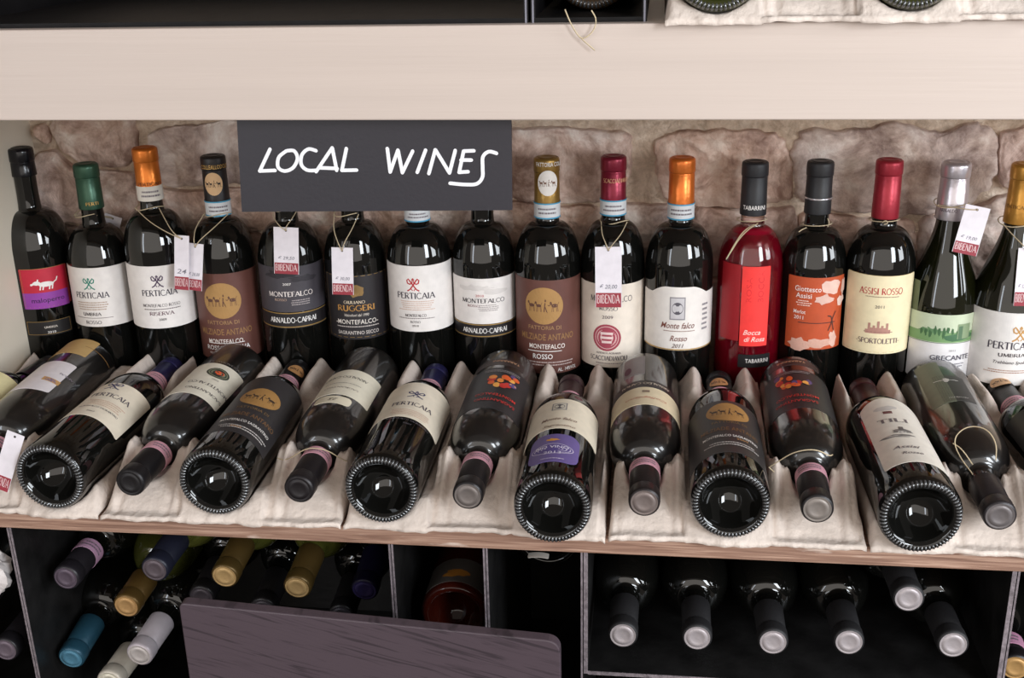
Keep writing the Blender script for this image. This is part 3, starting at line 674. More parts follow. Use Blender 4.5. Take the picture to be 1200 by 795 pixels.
# rose bottle: clear glass holding wine
Mr = stand(879, .0)
b = bottle('wine_bottle', Mr, H=.298, R=.0378, cap=(30, 30, 34), caplen=.061, capmetal=.05, caprough=.5, glass=M_rose, captext=[('F', 'TABARRINI', 884, 244, 26, 5, WHITE)],
  labels=[dict(at=[(885, 313), (884, 406)], half=25, col=(240, 56, 52), th=math.degrees(rayhit(Mr.inverted(), 885, 360, .0378)[0]), corner=.0005, eps=.0005, items=[('V', 'BOCCA', 892, 336, 7, 38, (214, 34, 40)), ('V', 'ROSA', 878, 340, 6, 30, (222, 38, 42)), ('I', 'Bocca', 881, 390, 20, 6, (250, 214, 206)), ('I', 'di Rosa', 884, 398, 24, 6, (250, 214, 206))]),
          dict(at=[(855, 308), (855, 398)], half=20, col=(150, 12, 24), name='side_label', corner=.0005),
          dict(at=[(885, 416), (884, 431)], half=30, col=(18, 16, 18), name='lower_label', corner=.0005, items=[('F', 'TABARRINI', 887, 423, 28, 5, WHITE)])])
g = MB(); pr = [(r-.0022 if r > .005 else r, z+.002) for r, z in bordeaux(.0378, .298, .0136)[9:-4]]
g.lathe([(max(r, .006), z) for r, z in pr], 48, cap0=True, cap1=True); g.build('wine', M_rosew, b, smooth=True)
reg(b, 'clear bottle of red rosé wine with black capsule and scarlet label')
b = bottle('wine_bottle', stand(953, .004), H=.298, R=.0375, cap=(32, 32, 35), caplen=.060, capmetal=.05, caprough=.5,
  labels=[dict(at=[(957, 326), (957, 410)], half=56, col=(186, 78, 40), corner=.0005, items=[
   ('blob', 21, 975, 337, 26, 20, (222, 186, 172)), ('blob', 22, 966, 351, 22, 12, (214, 176, 162)), ('blob', 23, 984, 352, 14, 14, (224, 196, 184)), ('blob', 24, 935, 403, 26, 16, (214, 168, 150)), ('blob', 25, 958, 403, 34, 12, (206, 160, 142)), ('blob', 26, 975, 396, 12, 20, (216, 176, 160)), ('blob', 27, 987, 335, 8, 22, (210, 176, 164)),
   ('F', 'Giottesco', 947, 339, 30, 6.5, (240, 226, 220)), ('F', 'Assisi', 942, 346.5, 18, 6, (240, 226, 220)), ('micro', 3, 941, 355, 16, 8, (236, 210, 196)), ('F', 'Merlot', 937, 365, 14, 4.6, (240, 226, 220)), ('F', '2011', 936, 371.5, 11, 4.4, (240, 226, 220)),
   ('line', 0, 958, 379, 44, .9, (60, 36, 34)), ('art', 'cross', 974, 376, 11, 24, (70, 42, 38))])])
g = MB(); rr = .0172; g.lathe([(rr-.0018, .263), (rr-.0012, .2632), (rr-.0012, .2652), (rr-.0018, .2654)], 40)
ring = g.build('capsule_ring', foil((210, 208, 212), .25, .8), b, smooth=True); ring['label'] = 'silver ring on the black capsule'; ring.location.z = -.008
reg(b, 'bottle with black capsule, silver ring and orange fresco label')
b = bottle('wine_bottle', stand(1031, -.002), H=.301, R=.0390, cap=(158, 40, 54), caplen=.066, capmetal=.45, caprough=.35,
  labels=[dict(at=[(1031, 324), (1030, 415)], half=68, col=(232, 218, 180), items=[('frame', 0, 1031, 369, 88, 92, (206, 186, 140)), ('T', 'ASSISI ROSSO', 1033, 342, 50, 8, (180, 50, 54)), ('micro', 1, 1034, 348.5, 48, 2.4, (150, 130, 110)), ('F', '2011', 1031, 360, 10, 3.6, (90, 80, 80)),
    ('art', 'castle', 1029, 384, 28, 15, (176, 130, 116)), ('line', 0, 1029, 389.5, 32, .9, (150, 110, 100)), ('T', '-SPORTOLETTI-', 1029, 400, 50, 6.4, (104, 84, 88))])])
reg(b, 'bottle with dull red capsule and pale yellow label with small castle')
b = bottle('wine_bottle', stand(1107, .0, R=.041), kind='burgundy', H=.298, R=.0408, glass=M_glassg, cap=(196, 190, 196), caplen=.064, capmetal=.75, caprough=.3, thick=.0160,
  captext=[('T', 'ARNALDO', 1111, 247, 20, 4, (110, 100, 110))],
  labels=[dict(at=[(1110, 372), (1110, 446)], half=66, col=(226, 222, 222), items=[('rect', 0, 1110, 386, 92, 34, (196, 206, 178)), ('art', 'hills', 1104, 392, 84, 16, (96, 138, 96)), ('rect', 0, 1110, 396, 92, 12, (120, 156, 104)), ('blob', 40, 1092, 388, 34, 8, (96, 136, 92)), ('blob', 0, 1080, 387, 3.4, 8, (66, 104, 66)), ('blob', 1, 1085, 389, 3.4, 9, (66, 104, 66)), ('blob', 2, 1090, 391, 3.4, 10, (66, 104, 66)), ('blob', 3, 1096, 387, 3.4, 11, (66, 104, 66)), ('blob', 4, 1101, 389, 3.4, 12, (66, 104, 66)), ('blob', 5, 1106, 391, 3.4, 13, (66, 104, 66)), ('blob', 6, 1111, 387, 3.4, 8, (66, 104, 66)), ('blob', 7, 1116, 389, 3.4, 9, (66, 104, 66)), ('blob', 8, 1122, 391, 3.4, 10, (66, 104, 66)), ('blob', 9, 1127, 387, 3.4, 11, (66, 104, 66)), ('blob', 10, 1132, 389, 3.4, 12, (66, 104, 66)),  ('blob', 44, 1122, 395, 44, 9, (70, 110, 76)), ('rect', 0, 1129, 388, 16, 18, (132, 150, 116)), ('rect', 0, 1125, 390, 5, 16, (84, 112, 84)),
    ('line', 0, 1110, 402.5, 92, .8, (120, 130, 120)), ('F', '2012', 1116, 411, 8, 2.4, (160, 160, 160)), ('F', 'GRECANTE', 1114, 419.5, 46, 6, (80, 78, 92)), ('micro', 2, 1118, 428, 24, 6, (140, 138, 146))]),
   dict(at=[(1083, 330), (1081, 398)], half=11, th=-62, col=(92, 100, 72), name='side_label')])
reg(b, 'sloping-shouldered bottle with silver capsule and green landscape label, GRECANTE', 'standing bottles of white wine at right')
b = bottle('wine_bottle', stand(1186, -.012, R=.0435), kind='burgundy', H=.299, R=.0435, glass=M_glassg, cap=(190, 138, 62), caplen=.066, capmetal=.65, caprough=.32, thick=.0160,
  captext=[('T', 'PERTICAIA', 1191, 243, 28, 4, (120, 80, 30))],
  labels=[dict(at=[(1182, 367), (1180, 452)], half=84, col=(226, 222, 218), items=[('art', 'knot', 1196, 392, 18, 19, (186, 140, 80)), ('T', 'PERTICAIA', 1186, 406, 52, 9, (52, 46, 60)), ('T', 'UMBRIA', 1186, 417, 30, 4.6, INK), ('I', 'Trebbiano Spoletino', 1188, 426, 44, 5, INK), ('micro', 2, 1184, 436, 60, 5, (170, 130, 110))])])
reg(b, 'olive bottle with gold capsule and white label, gold emblem, at right edge', 'standing bottles of white wine at right')

# ------------------------------------------------------------------ lying bottles
ZA, YB = .0455, -.3512
BASEROW = {57: 560.7, 250: 567, 446: 575.7, 647: 597.6, 856: 592, 1080: 606.8}
def lie(basepx, tippx, forward, ybase=None, za=ZA, H=.30, zt=None):
    """forward: base towards the room; both ends placed where the photograph shows them"""
    yb_, yt_ = (YB, YB+H) if forward else (YB+H, YB)
    zt = za if zt is None else zt
    if forward and basepx in BASEROW: yb_ = atZ(basepx, BASEROW[basepx], za).y; yt_ = yb_+H
    A = Vector((xat(basepx, yb_, za), yb_, za)); B = Vector((xat(tippx, yt_, zt), yt_, zt))
    d = (B-A).normalized()
    z = d; up = Vector((0, 0, 1)); y = -(up-up.dot(z)*z).normalized(); x = y.cross(z)
    return Matrix(((x.x, y.x, z.x, A.x), (x.y, y.y, z.y, A.y), (x.z, y.z, z.z, A.z), (0, 0, 0, 1)))
GB = 'wine bottles lying base outward in the pulp trays'; GN = 'wine bottles lying neck outward in the pulp trays'
PINK = dict(band=.015, bandcol=(214, 158, 172))
SLOTS = []   # (matrix, forward)
def B_(px, tip, label, **k):
    M = lie(px, tip, True, H=k.get('H', .30)); SLOTS.append((M, True)); b = bottle('wine_bottle', M, knurl=True, **k); return reg(b, label, GB)
def N_(tip, base, label, **k):
    M = lie(base, tip, False); SLOTS.append((M, False)); b = bottle('wine_bottle', M, **k); return reg(b, label, GN)
NAVY = (40, 38, 84)
B_(-140, 62, 'lying bottle entering at the left edge with yellowish label and black capsule', cap=(22, 20, 22), labels=[dict(at=[(8, 440), (-12, 466)], half=70, th=10, col=(216, 206, 160))])
N_(-40, 104, 'lying dusty bottle with white pentagon label and gold strip, leftmost with shoulder outward', glass=M_dusty, cap=(24, 22, 24), **PINK, labels=[
  dict(at=[(92, 432), (52, 462)], half=46, th=8, col=(220, 212, 214), arch=.006, items=[('rect', 0, 60, 446, 20, 9, (196, 150, 90)), ('blob', 50, 60, 446, 18, 8, (130, 110, 130)), ('T', 'CAPRAI', 80, 444, 22, 4, (120, 110, 120))]),
  dict(at=[(126, 410), (106, 424)], half=44, th=10, col=(186, 152, 96), name='vintage_label', items=[('line', 0, 117, 416, 40, 1, (140, 104, 60))])])
def pert_lying(e, tx, ls):
    return [('art', 'knot', *e, 19, 16, (54, 50, 92)), ('T', 'PERTICAIA', *tx, 46, 9, (74, 66, 78)), ('micro', 4, *ls, 44, 14, (204, 172, 150))]
B_(57, 203, 'lying bottle, base outward, cream label with blue looped emblem, leftmost whole base', R=.0372, cap=NAVY, capmetal=.35, **PINK, labels=[
  dict(at=[(150, 452), (110, 490)], half=72, th=5, col=(224, 212, 192), items=pert_lying((134, 453), (131, 464), (124, 474))+[('T', 'MONTEFALCO SAGRANTINO', 116, 478, 46, 3, (90, 84, 90)), ('F', '2007', 106, 482, 9, 2.6, (90, 84, 90))])])
N_(152, 280, 'lying bottle, neck outward, cream label with dark oval seal, second capsule end from left', glass=M_dusty, cap=(28, 26, 28), **PINK, labels=[
  dict(at=[(262, 428), (226, 462)], half=66, th=0, col=(222, 214, 196), items=[('disc', 0, 256, 438, 27, 24, (52, 56, 46)), ('disc', 0, 256, 438, 23, 20, (126, 128, 104)), ('disc', 0, 256, 438, 20, 17, (44, 48, 44)), ('blob', 60, 257, 438, 11, 9, (224, 92, 50)), ('T', 'MONTEFALCO', 246, 452, 52, 6, (92, 84, 84)), ('T', 'SAGRANTINO', 240, 459, 46, 5, (92, 84, 84)), ('T', 'SCACCIADIAVOLI', 268, 428, 46, 4, (110, 104, 100)), ('F', '2007', 252, 446, 9, 2.4, (110, 100, 96))])])
def antano_lying(c, a, bb, m, l2, l3):
    return [('disc', 0, *c, 46, 44, (164, 122, 68)), ('art', 'figures', *c, 38, 16, (60, 44, 34)), ('F', 'FATTORIA DI', *a, 36, 5, (120, 94, 60)), ('F', 'MILZIADE ANTANO', *bb, 62, 8, (116, 84, 54)),
            ('F', 'MONTEFALCO SAGRANTINO', *m, 58, 5, (228, 222, 216)), ('micro', 2, *l2, 58, 9, (190, 184, 180)), ('F', '2009', *l3, 12, 3, (190, 140, 90))]
B_(250, 350, 'lying bottle, base outward, black label with gold disc, second base from left', R=.0372, cap=(24, 22, 24), capart=[('disc', 0, 348, 434, 22, 22, (190, 140, 90)), ('art', 'figures', 348, 434, 18, 8, (40, 28, 24))], **PINK, labels=[
  dict(at=[(326, 444), (272, 506)], half=74, th=8, col=(44, 41, 42), items=antano_lying((306, 466), (297, 479), (293, 487), (289, 495), (286, 503), (276, 500)))])
N_(350, 434, 'lying bottle, neck outward, cream label and small oval marked 25, twine at shoulder', glass=M_dusty, cap=(34, 30, 32), **PINK, labels=[
  dict(at=[(407, 434), (394, 462)], half=66, th=4, col=(222, 214, 194), items=[('T', CAPRAI, 405, 442, 54, 6, (110, 104, 96)), ('micro', 1, 402, 449, 50, 3, (150, 140, 130)), ('T', 'SAGRANTINO', 400, 454, 40, 3.4, (140, 128, 118))]),
  dict(at=[(392, 464), (388, 472)], half=32, th=0, col=(224, 214, 190), corner=.006, name='anniversary_label', items=[('I', '25', 390, 468, 11, 6, (90, 70, 60))])])
B_(446, 512, 'lying bottle, base outward, cream label with blue looped emblem, third base from left', R=.0373, cap=NAVY, capmetal=.35, **PINK, labels=[
  dict(at=[(505, 453), (485, 492)], half=76, th=6, col=(224, 212, 192), items=pert_lying((488, 463), (484, 474), (481, 484))+[('T', 'MONTEFALCO SAGRANTINO', 479, 493, 48, 3, (90, 84, 90)), ('F', '2007', 477, 497, 9, 2.6, (90, 84, 90))])])
def fruits(cx, cy, tx, seed):
    rnd = random.Random(seed); L = []
    cols = [(226, 96, 40), (232, 140, 60), (196, 52, 44), (240, 170, 80), (92, 74, 120)]
    for i in range(16): L.append(('disc', 0, cx+rnd.uniform(-20, 20), cy+rnd.uniform(-6, 6), rnd.uniform(6, 10), rnd.uniform(8, 13), cols[i % 5]))
    return L+[('F', 'MONTEFALCO', tx[0], tx[1], 46, 6, (200, 52, 44)), ('F', 'SAGRANTINO', tx[0]-1, tx[1]+6.5, 46, 6, (190, 50, 46))]
BL = (36, 34, 37)
N_(548, 594, 'lying bottle, neck outward, black label with orange fruit spots, left of the purple medal bottle', glass=M_dusty, cap=(36, 33, 34), capend=(120, 112, 108), **PINK, labels=[
  dict(at=[(592, 432), (571, 478)], half=68, th=0, col=BL, items=fruits(586, 448, (581, 463), 3)+[('micro', 2, 590, 436, 40, 7, (150, 144, 144))]),
  dict(at=[(594, 421), (592, 428)], half=48, th=4, col=(52, 40, 38), name='ribbon_label', items=[('F', 'TABARRINI', 594, 424, 32, 4.6, (196, 150, 116))])])
B_(647, 670, 'lying bottle, base outward, cream script label with purple medal reading BIO VINO 2013', R=.0373, cap=(56, 34, 40), capmetal=.3, **PINK, labels=[
  dict(at=[(661, 468), (654, 502)], half=80, th=-3, col=(224, 212, 190), items=[('rect', 0, 656, 477, 16, 17, (136, 130, 128)), ('rect', 0, 656, 477, 13.5, 14.5, (204, 196, 180)), ('disc', 0, 656, 477, 11, 11, (90, 84, 86)), ('I', 'Monte falco', 655, 491, 38, 6, (120, 90, 76)), ('I', 'Sagrantino', 655, 499, 34, 5.4, (120, 90, 76))]),
  dict(at=[(652, 509), (648, 541)], half=40, th=-4, col=(104, 88, 146), corner=.0135, name='medal_label', items=[('disc', 0, 647, 526, 43, 22, (204, 194, 214)), ('disc', 0, 647, 526, 41, 20, (88, 72, 136)), ('F', 'BIO VINO', 647, 524, 33, 5.4, (232, 226, 238)), ('F', '2013', 647, 530.5, 17, 5, (232, 226, 238)), ('blob', 70, 648, 516, 13, 6, (214, 150, 60)), ('micro', 1, 647, 537.5, 30, 3, (214, 204, 222))])])
N_(755, 757, 'lying bottle, neck outward, cream strip label with red signature, right of the purple medal bottle', glass=M_dusty, cap=(38, 32, 32), capend=(122, 110, 106), **PINK, labels=[
  dict(at=[(757, 454), (756, 474)], half=78, th=0, col=(222, 206, 172), items=[('I', 'Collepiano', 757, 466, 46, 6, (186, 110, 90)), ('rect', 0, 757, 459, 8, 6, (140, 120, 100))]),
  dict(at=[(757, 446), (757, 453)], half=76, th=0, col=(40, 32, 32), name='upper_label', items=[('T', CAPRAI, 757, 449.5, 56, 5.4, (206, 190, 170))]),
  dict(at=[(735, 424), (732, 446)], half=20, th=22, col=(126, 118, 118), name='side_label', items=[('disc', 0, 736, 437, 9, 20, (90, 48, 66))])])
B_(856, 842, 'lying bottle, base outward, black label with gold disc, right of the signature bottle', R=.0378, cap=(26, 24, 26), capart=[('disc', 0, 842, 448, 22, 22, (190, 140, 90)), ('art', 'figures', 842, 448, 18, 8, (40, 28, 24))], **PINK, labels=[
  dict(at=[(850, 470), (856, 530)], half=80, th=-2, col=(48, 45, 44), items=antano_lying((853, 483), (855, 495), (856, 503), (857, 511), (858, 520), (870, 517)))])
N_(958, 928, 'lying bottle, black label with orange fruit spots and neck twine, left of TILI bottle', glass=M_dusty, cap=(36, 33, 34), capend=(134, 126, 120), **PINK, labels=[
  dict(at=[(928, 434), (936, 478)], half=68, th=0, col=BL, items=fruits(930, 449, (934, 464), 8)+[('micro', 2, 929, 437, 40, 7, (150, 144, 144))]),
  dict(at=[(927, 421), (927, 428)], half=48, th=4, col=(52, 40, 38), name='ribbon_label', items=[('F', 'TABARRINI', 927, 424, 32, 4.6, (196, 150, 116))])])
B_(1080, 1010, 'lying bottle, base outward, tall arched white label reading TILI, dark red capsule', R=.0385, cap=(62, 26, 30), capmetal=.35, labels=[
  dict(at=[(1026, 468), (1064, 542)], half=50, th=4, col=(226, 218, 206), arch=.016, items=[('rect', 0, 1040, 484, 9, 6, (106, 60, 60)), ('blob', 80, 1038, 479, 26, 10, (196, 190, 184)), ('T', 'TILI', 1046, 493, 30, 9, (110, 100, 102)), ('blob', 81, 1053, 511, 36, 6, (120, 114, 110)), ('blob', 82, 1058, 506, 20, 9, (120, 114, 110)), ('blob', 83, 1057, 507, 9, 5, (196, 190, 184)), ('rect', 0, 1056, 503, 4, 8, (100, 94, 92)), ('blob', 84, 1046, 512, 14, 2, (190, 184, 178)), ('blob', 85, 1060, 513, 12, 2, (180, 174, 168)), ('I', 'Assisi', 1062, 524, 26, 6, (110, 100, 104)), ('I', 'Rosso', 1070, 531, 20, 5, (110, 100, 104))])])
N_(1172, 1094, 'lying dusty olive-grey bottle, neck outward, with white star mark, rightmost capsule end', glass=M_dusty, cap=(44, 40, 42), capend=(110, 104, 104), labels=[
  dict(at=[(1078, 430), (1098, 478)], half=20, th=26, col=(112, 116, 98), name='side_label'),
  dict(at=[(1108, 440), (1122, 470)], half=26, th=0, col=(58, 56, 54), items=[('line', 0, 1108, 446, 26, 1, WHITE), ('blob', 90, 1108, 446, 7, 12, (200, 196, 190)), ('T', 'ARNALDO', 1124, 466, 20, 3, (190, 186, 180))])])
B_(1300, 1171, 'lying black-labelled bottle leaving the frame at right, capsule with gold disc', cap=(26, 24, 26), capart=[('disc', 0, 1172, 447, 24, 22, (206, 166, 126)), ('art', 'figures', 1172, 447, 19, 8, (60, 44, 40))], **PINK, labels=[dict(at=[(1200, 480), (1225, 530)], half=74, th=0, col=(46, 43, 43))])

# ------------------------------------------------------------------ moulded pulp trays (relief surface pressed around the bottles)
def rprofile(s, H=.30, R=.0375):
    b = H-.125
    if s < b: return R
    if s < H-.077: q = (s-b)/(H-.077-b); return .018+(R-.018)*math.cos(q*PI/2)
    return .0180
def tray(x0, x1, zbase, slots, label, seed, group='moulded pulp bottle trays on the shelf plank', y0=-.345, y1=-.045, step=.0024):
    nx = int((x1-x0)/step); ny = int((y1-y0)/step); V = []; F = []
    for j in range(ny+1):
        y = y0+(y1-y0)*j/ny
        for i in range(nx+1):
            x = x0+(x1-x0)*i/nx
            yy = y
            # nearest two slots
            best = None
            for M, fw, s0, dirn in slots:
                a = M.translation; d = Vector((M[0][2], M[1][2], M[2][2])); s = (y-a.y)/d.y; cx = a.x+d.x*s; az = a.z+d.z*s
                r = rprofile(min(max(s, 0), .30))+.0012
                dx = abs(x-cx)
                if best is None or dx < best[0]: best = (dx, r, az-zbase, fw, s, cx)
            dx, r, az, fw, s, cx = best
            h = .047                                  # ridge crest
            t_ = (y-y0)
            if fw:   # round body in front, neck behind
                h = .034+.008*min(1, max(0, (y+.20)/.06)) if y > -.22 else .026
                if y > -.125: h += .020*math.exp(-((dx-.030)/.010)**2)*(1-math.exp(-((y+.125)/.012)**2))
                front = min(1, t_/.020); h *= .12+.88*front**1.2
            else:
                top = .050; k = min(1, max(0, t_-.011)/.058); h = .0045+(top-.0045)*(k**.85)
                h -= .016*min(1, max(0, (y+.265)/.02))*min(1, max(0, (.030-dx)/.01)+.35)
            if not fw and y < -.262: h += .006*math.exp(-((dx-.033)/.0032)**2)*min(1, max(0, t_-.008)/.02)-.003*math.exp(-((dx-.026)/.003)**2)*min(1, t_/.02)
            groove = az-math.sqrt(max(0, r*r-dx*dx)) if dx < r else az+(dx-r)*3
            z = min(h, max(groove, .0015))
            # flutes between neck cradle and shoulder
            z = max(z, .0018)+.0008*noise.noise(Vector((x*60, y*60, seed)))+.00045*noise.noise(Vector((x*190, y*190, seed)))
            edge = min(x-x0, x1-x)
            if edge < .006: z = .002+(z-.002)*max(0, edge/.006)**.6
            fy = y-.006*noise.noise(Vector((x*22, seed, 0)))*max(0, 1-t_/.03)-.002*noise.noise(Vector((x*110, seed, 0)))*max(0, 1-t_/.015)
            V.append((x, fy, zbase+z))
    for j in range(ny):
        for i in range(nx): a = j*(nx+1)+i; F.append((a, a+1, a+nx+2, a+nx+1))
    # deckled lip hanging just over the front
    n = len(V)
    for i in range(nx+1):
        x, y, z = V[i]; V.append((x, y-.0012, z-.0042-.0016*noise.noise(Vector((x*60, seed, 4)))))
    for i in range(nx): F.append((i, n+i, n+i+1, i+1))
    o = link('bottle_tray', V, F, M_pulp, smooth=True)
    md = o.modifiers.new('thick', 'SOLIDIFY'); md.thickness = .0012; md.offset = -1
    return tag(o, label, 'bottle tray', group)
sl = [(M, fw, 0, 0) for M, fw in SLOTS]
tb = [xat(p, -.33, .01) for p in (122, 404, 712, 1016)]
ends = [XL+.004]+tb+[.60]
TL = ['cream pulp tray at the left edge under the blue-emblem bottle', 'cream pulp tray second from left, under the black-label bottle', 'cream pulp tray under the navy-capsule bottle and the orange-spotted one beside it',
      'cream pulp tray under the signature bottle and black gold-disc bottle beside it', 'cream pulp tray at right under the TILI bottle']
for i in range(5): tray(ends[i]+.0015, ends[i+1]-.0015, 0.0005, sl, TL[i], i*3.7)

# ------------------------------------------------------------------ price tags and twine
def smooth3(P, n=2):
    for _ in range(n):
        Q = [P[0]]
        for a, b in zip(P[:-1], P[1:]): Q += [a*.75+b*.25, a*.25+b*.75]
        P = Q+[P[-1]]
    return P
def price_tag(cx, cy, wpx, hpx, depth, tilt, neck, label, price=None, tname='BIBENDA', back=False, hole=True, bandcol=(150, 44, 58), M0=None, group='price tags tied to the standing bottles'):
    """neck: (bottle x pixel, y, z of loop) or None"""
    c = atY(cx, cy, depth); k = (atY(cx+10, cy, depth)-c).length/10; W = wpx*k; H = hpx*k*1.03
    R = Matrix.Translation(c)@Matrix.Rotation(math.radians(-tilt), 4, 'Y')@Matrix.Rotation(math.radians(-8), 4, 'X')
    if M0 is not None: R = M0
    root = empty('price_tag', R)
    g = MB(); g.box((-W/2, -.0003, -H/2), (W/2, .0003, H/2)); g.build('card', paint((228, 222, 228)), root)
    bh = H*.24
    if not back:
        g = MB(); V, F = gridrect(W*.96, bh, 1); g.add([(x, -.00045, z-H/2+bh/2) for x, z in V], F); bo = g.build('printed_band', paint(bandcol), root)
        V, F = serif_text(tname); V = fit(V, W*.88, bh*.62); g = MB(); g.add([(x, -.0006, z-H/2+bh*.58) for x, z in V], F); g.build('lettering', paint((226, 196, 196)), bo)
        if price:
            V, F = font_text(price, .2); V = fit(V, W*.66, H*.085); g = MB(); g.add([(x, -.0005, z-H/2+bh+H*.10) for x, z in V], F); g.build('handwriting', paint((120, 118, 130)), root)
    d = disc(.0013, .0013, 12); g = MB(); g.add([(x, -.0005, z+H/2-.004) for x, z in d[0]], d[1]); g.build('hole', paint((60, 50, 50)), root)
    if neck:
        Ri = R.inverted(); bx, by, bz, br = neck; g = MB()
        X = xat(bx, by, bz)
        loop = [Ri@Vector((X+br*math.sin(a), by-br*math.cos(a), bz+.002*math.sin(a*2))) for a in [2*PI*i/24 for i in range(24)]]
        g.tube(loop, .0006, 5, closed=True)
        holep = Vector((0, -.0008, H/2-.004))
        for s in (-1, 1):
            st = Ri@Vector((X+br*.9*s, by-br*.55, bz)); mid = st*.6+holep*.4; mid.y = st.y*.35+holep.y*.65-.003; mid.x += .002*s
            mid2 = st*.25+holep*.75; mid2.y = holep.y-.003
            g.tube(smooth3([st, mid, mid2, holep]), .0006, 5)
        g.build('twine', M_string, root, smooth=True)
    return tag(root, label, 'price tag', group)
def zof(px, py, y): return atY(px, py, y).z
price_tag(131, 262, 20, 18, .028, -18, (104, -.002, zof(101, 254, -.018), .0165), 'blank tag turned away behind the green-capsule bottle', back=True)
price_tag(213, 308, 17, 60, -.058, -4, (176, -.012, zof(171, 246, -.03), .0168), 'narrow price tag at right of the orange-capsule bottle', price='24')
price_tag(228, 313, 19, 52, -.052, -6, (256, .0, zof(253, 254, -.02), .0168), 'price tag at left of the black-capsule bottle with gold disc', price='€ 28,00')
price_tag(335.5, 294, 29, 52, -.049, -2, (337, -.004, zof(337, 247, -.02), .0168), 'price tag marked 29,50 hung over dark grey label', price='€ 29,50')
price_tag(401.5, 318, 25, 53, -.040, -1, (408, .004, zof(408, 255, -.02), .0168), 'price tag marked 30,00 hung left of gold RUGGERI emblem', price='€ 30,00')
price_tag(713, 325, 31, 70, -.040, 1, (720, .004, zof(720, 262, -.012), .0168), 'long price tag marked 20,00 over the cream seal label', price='€ 20,00')
price_tag(1138, 270, 30, 58, -.034, -12, (1115, .0, zof(1115, 243, -.02), .0188), 'tilted price tag on the silver-capsule bottle', price='€ 19,00')
price_tag(1201, 325, 21, 70, -.062, 0, (1192, -.012, zof(1192, 262, -.02), .0200), 'price tag cut by the right edge of the picture', price='€ 15,00')
def neck_twine(bx, by, bz, br, label, tails, rowname='twine'):
    X = xat(bx, by, bz); root = empty('twine_loop', Matrix.Translation((X, by, bz))); g = MB()
    g.tube([(br*math.sin(a), -br*math.cos(a), .0015*math.sin(a+1)) for a in [2*PI*i/28 for i in range(28)]], .0006, 5, closed=True); g.build('loop', M_string, root, smooth=True)
    for tl in tails:
        g = MB(); g.tube(smooth3([atY(px, py, d)-Vector((X, by, bz)) for px, py, d in tl]), .0006, 5); g.build('loose_end', M_string, root, smooth=True)
    return tag(root, label, 'twine', 'twine loops tied round bottle necks')
neck_twine(881, 0, zof(882, 262, -.02), .0170, 'twine with long loose loop on the rosé bottle neck', [[(888, 262, -.018), (878, 268, -.03), (866, 280, -.036), (857, 295, -.038), (851, 304, -.0385)], [(884, 263, -.018), (872, 270, -.032), (862, 284, -.037), (851, 304, -.0385)]])
neck_twine(957, .004, zof(957, 266, -.012), .0170, 'twine on the neck of the orange fresco label bottle', [[(970, 266, -.013), (972, 261, -.014), (970, 256, -.014)], [(945, 267, -.013), (940, 269, -.02), (936, 272, -.022)]])
neck_twine(1036, -.002, zof(1036, 261, -.018), .0168, 'knotted twine on the neck of the dull red capsule bottle', [[(1034, 261, -.0198), (1038, 258, -.021), (1041, 262, -.021), (1036, 263, -.021)]])
# twine lying over the tray bottles
def loose(label, lines, group='loose twine over the lying bottles'):
    P = [atY(*lines[0][0])]; root = empty('twine', Matrix.Translation(P[0]))
    for L in lines:
        g = MB(); pts = bez([(0, 0)]+[(0, 0)], 1)
        g.tube(smooth3([atY(*p)-P[0] for p in L]), .0006, 5); g.build('strand', M_string, root, smooth=True)
    return tag(root, label, 'twine', group)
loose('twine end across the shoulder of the oval 25 label bottle', [[(325, 537, -.285), (334, 540, -.289), (346, 534, -.296), (356, 527, -.300), (368, 525, -.302), (384, 528, -.300), (398, 537, -.293), (407, 541, -.288)]])
loose('twine end across the shoulder of the fruit-spotted bottle left of the TILI bottle', [[(901, 548, -.285), (912, 541, -.289), (928, 531, -.296), (945, 527, -.300), (960, 528, -.300), (972, 535, -.293), (976, 533, -.292)], [(901, 548, -.285), (910, 556, -.283), (916, 560, -.281)]])
loose('twine looped over the rightmost dusty bottle shoulder', [[(1140, 556, -.300), (1124, 535, -.280), (1117, 516, -.266), (1127, 503, -.262), (1142, 499, -.262), (1158, 504, -.268), (1168, 520, -.278), (1167, 540, -.285)], [(1117, 520, -.266), (1127, 526, -.275), (1140, 545, -.285)]])
# tag hanging at far left in front of the tray
c = atY(8, 540, -.335)
price_tag(9, 541, 20, 68, -.338, -22, None, 'price tag standing at the left edge beside the first whole base', price=None, group=None)

# ------------------------------------------------------------------ lower crates
ZF = atY(683, 789, -.330).z          # floor of the right crate
def crate(xl, xr, zt, zf, label, yf=-.330, yb=.045, th=.0019, parts='lrfb', top=False):
    root = empty('wine_crate', Matrix.Translation(((xl+xr)/2, (yf+yb)/2, zf))); o = root.location
    def box(nm, lo, hi, m=M_blackbox):
        g = MB(); g.box(tuple(Vector(lo)-o), tuple(Vector(hi)-o)); return g.build(nm, m, root)
    def panel(nm, lo, hi, axis):
        p = box(nm, lo, hi); lo2 = list(lo); hi2 = list(hi); hi2[1] = lo[1]; lo2[1] = lo[1]-.0008
        g = MB(); g.box(tuple(Vector(lo2)-o), tuple(Vector(hi2)-o)); e = g.build('worn_edge', M_edge, p); e['label'] = 'worn pale front edge'; return p
    if 'l' in parts: panel('side_panel', (xl, yf, zf), (xl+th, yb, zt), 0)
    if 'r' in parts: panel('side_panel', (xr-th, yf, zf), (xr, yb, zt), 0)
    if 'f' in parts: panel('floor_panel', (xl+th, yf, zf-.001), (xr-th, yb, zf+.003), 2)
    if 'b' in parts: box('back_panel', (xl+th, yb-.004, zf+.003), (xr-th, yb, zt))
    return tag(root, label, 'crate', 'black crates under the shelf plank')
zt = -.0205
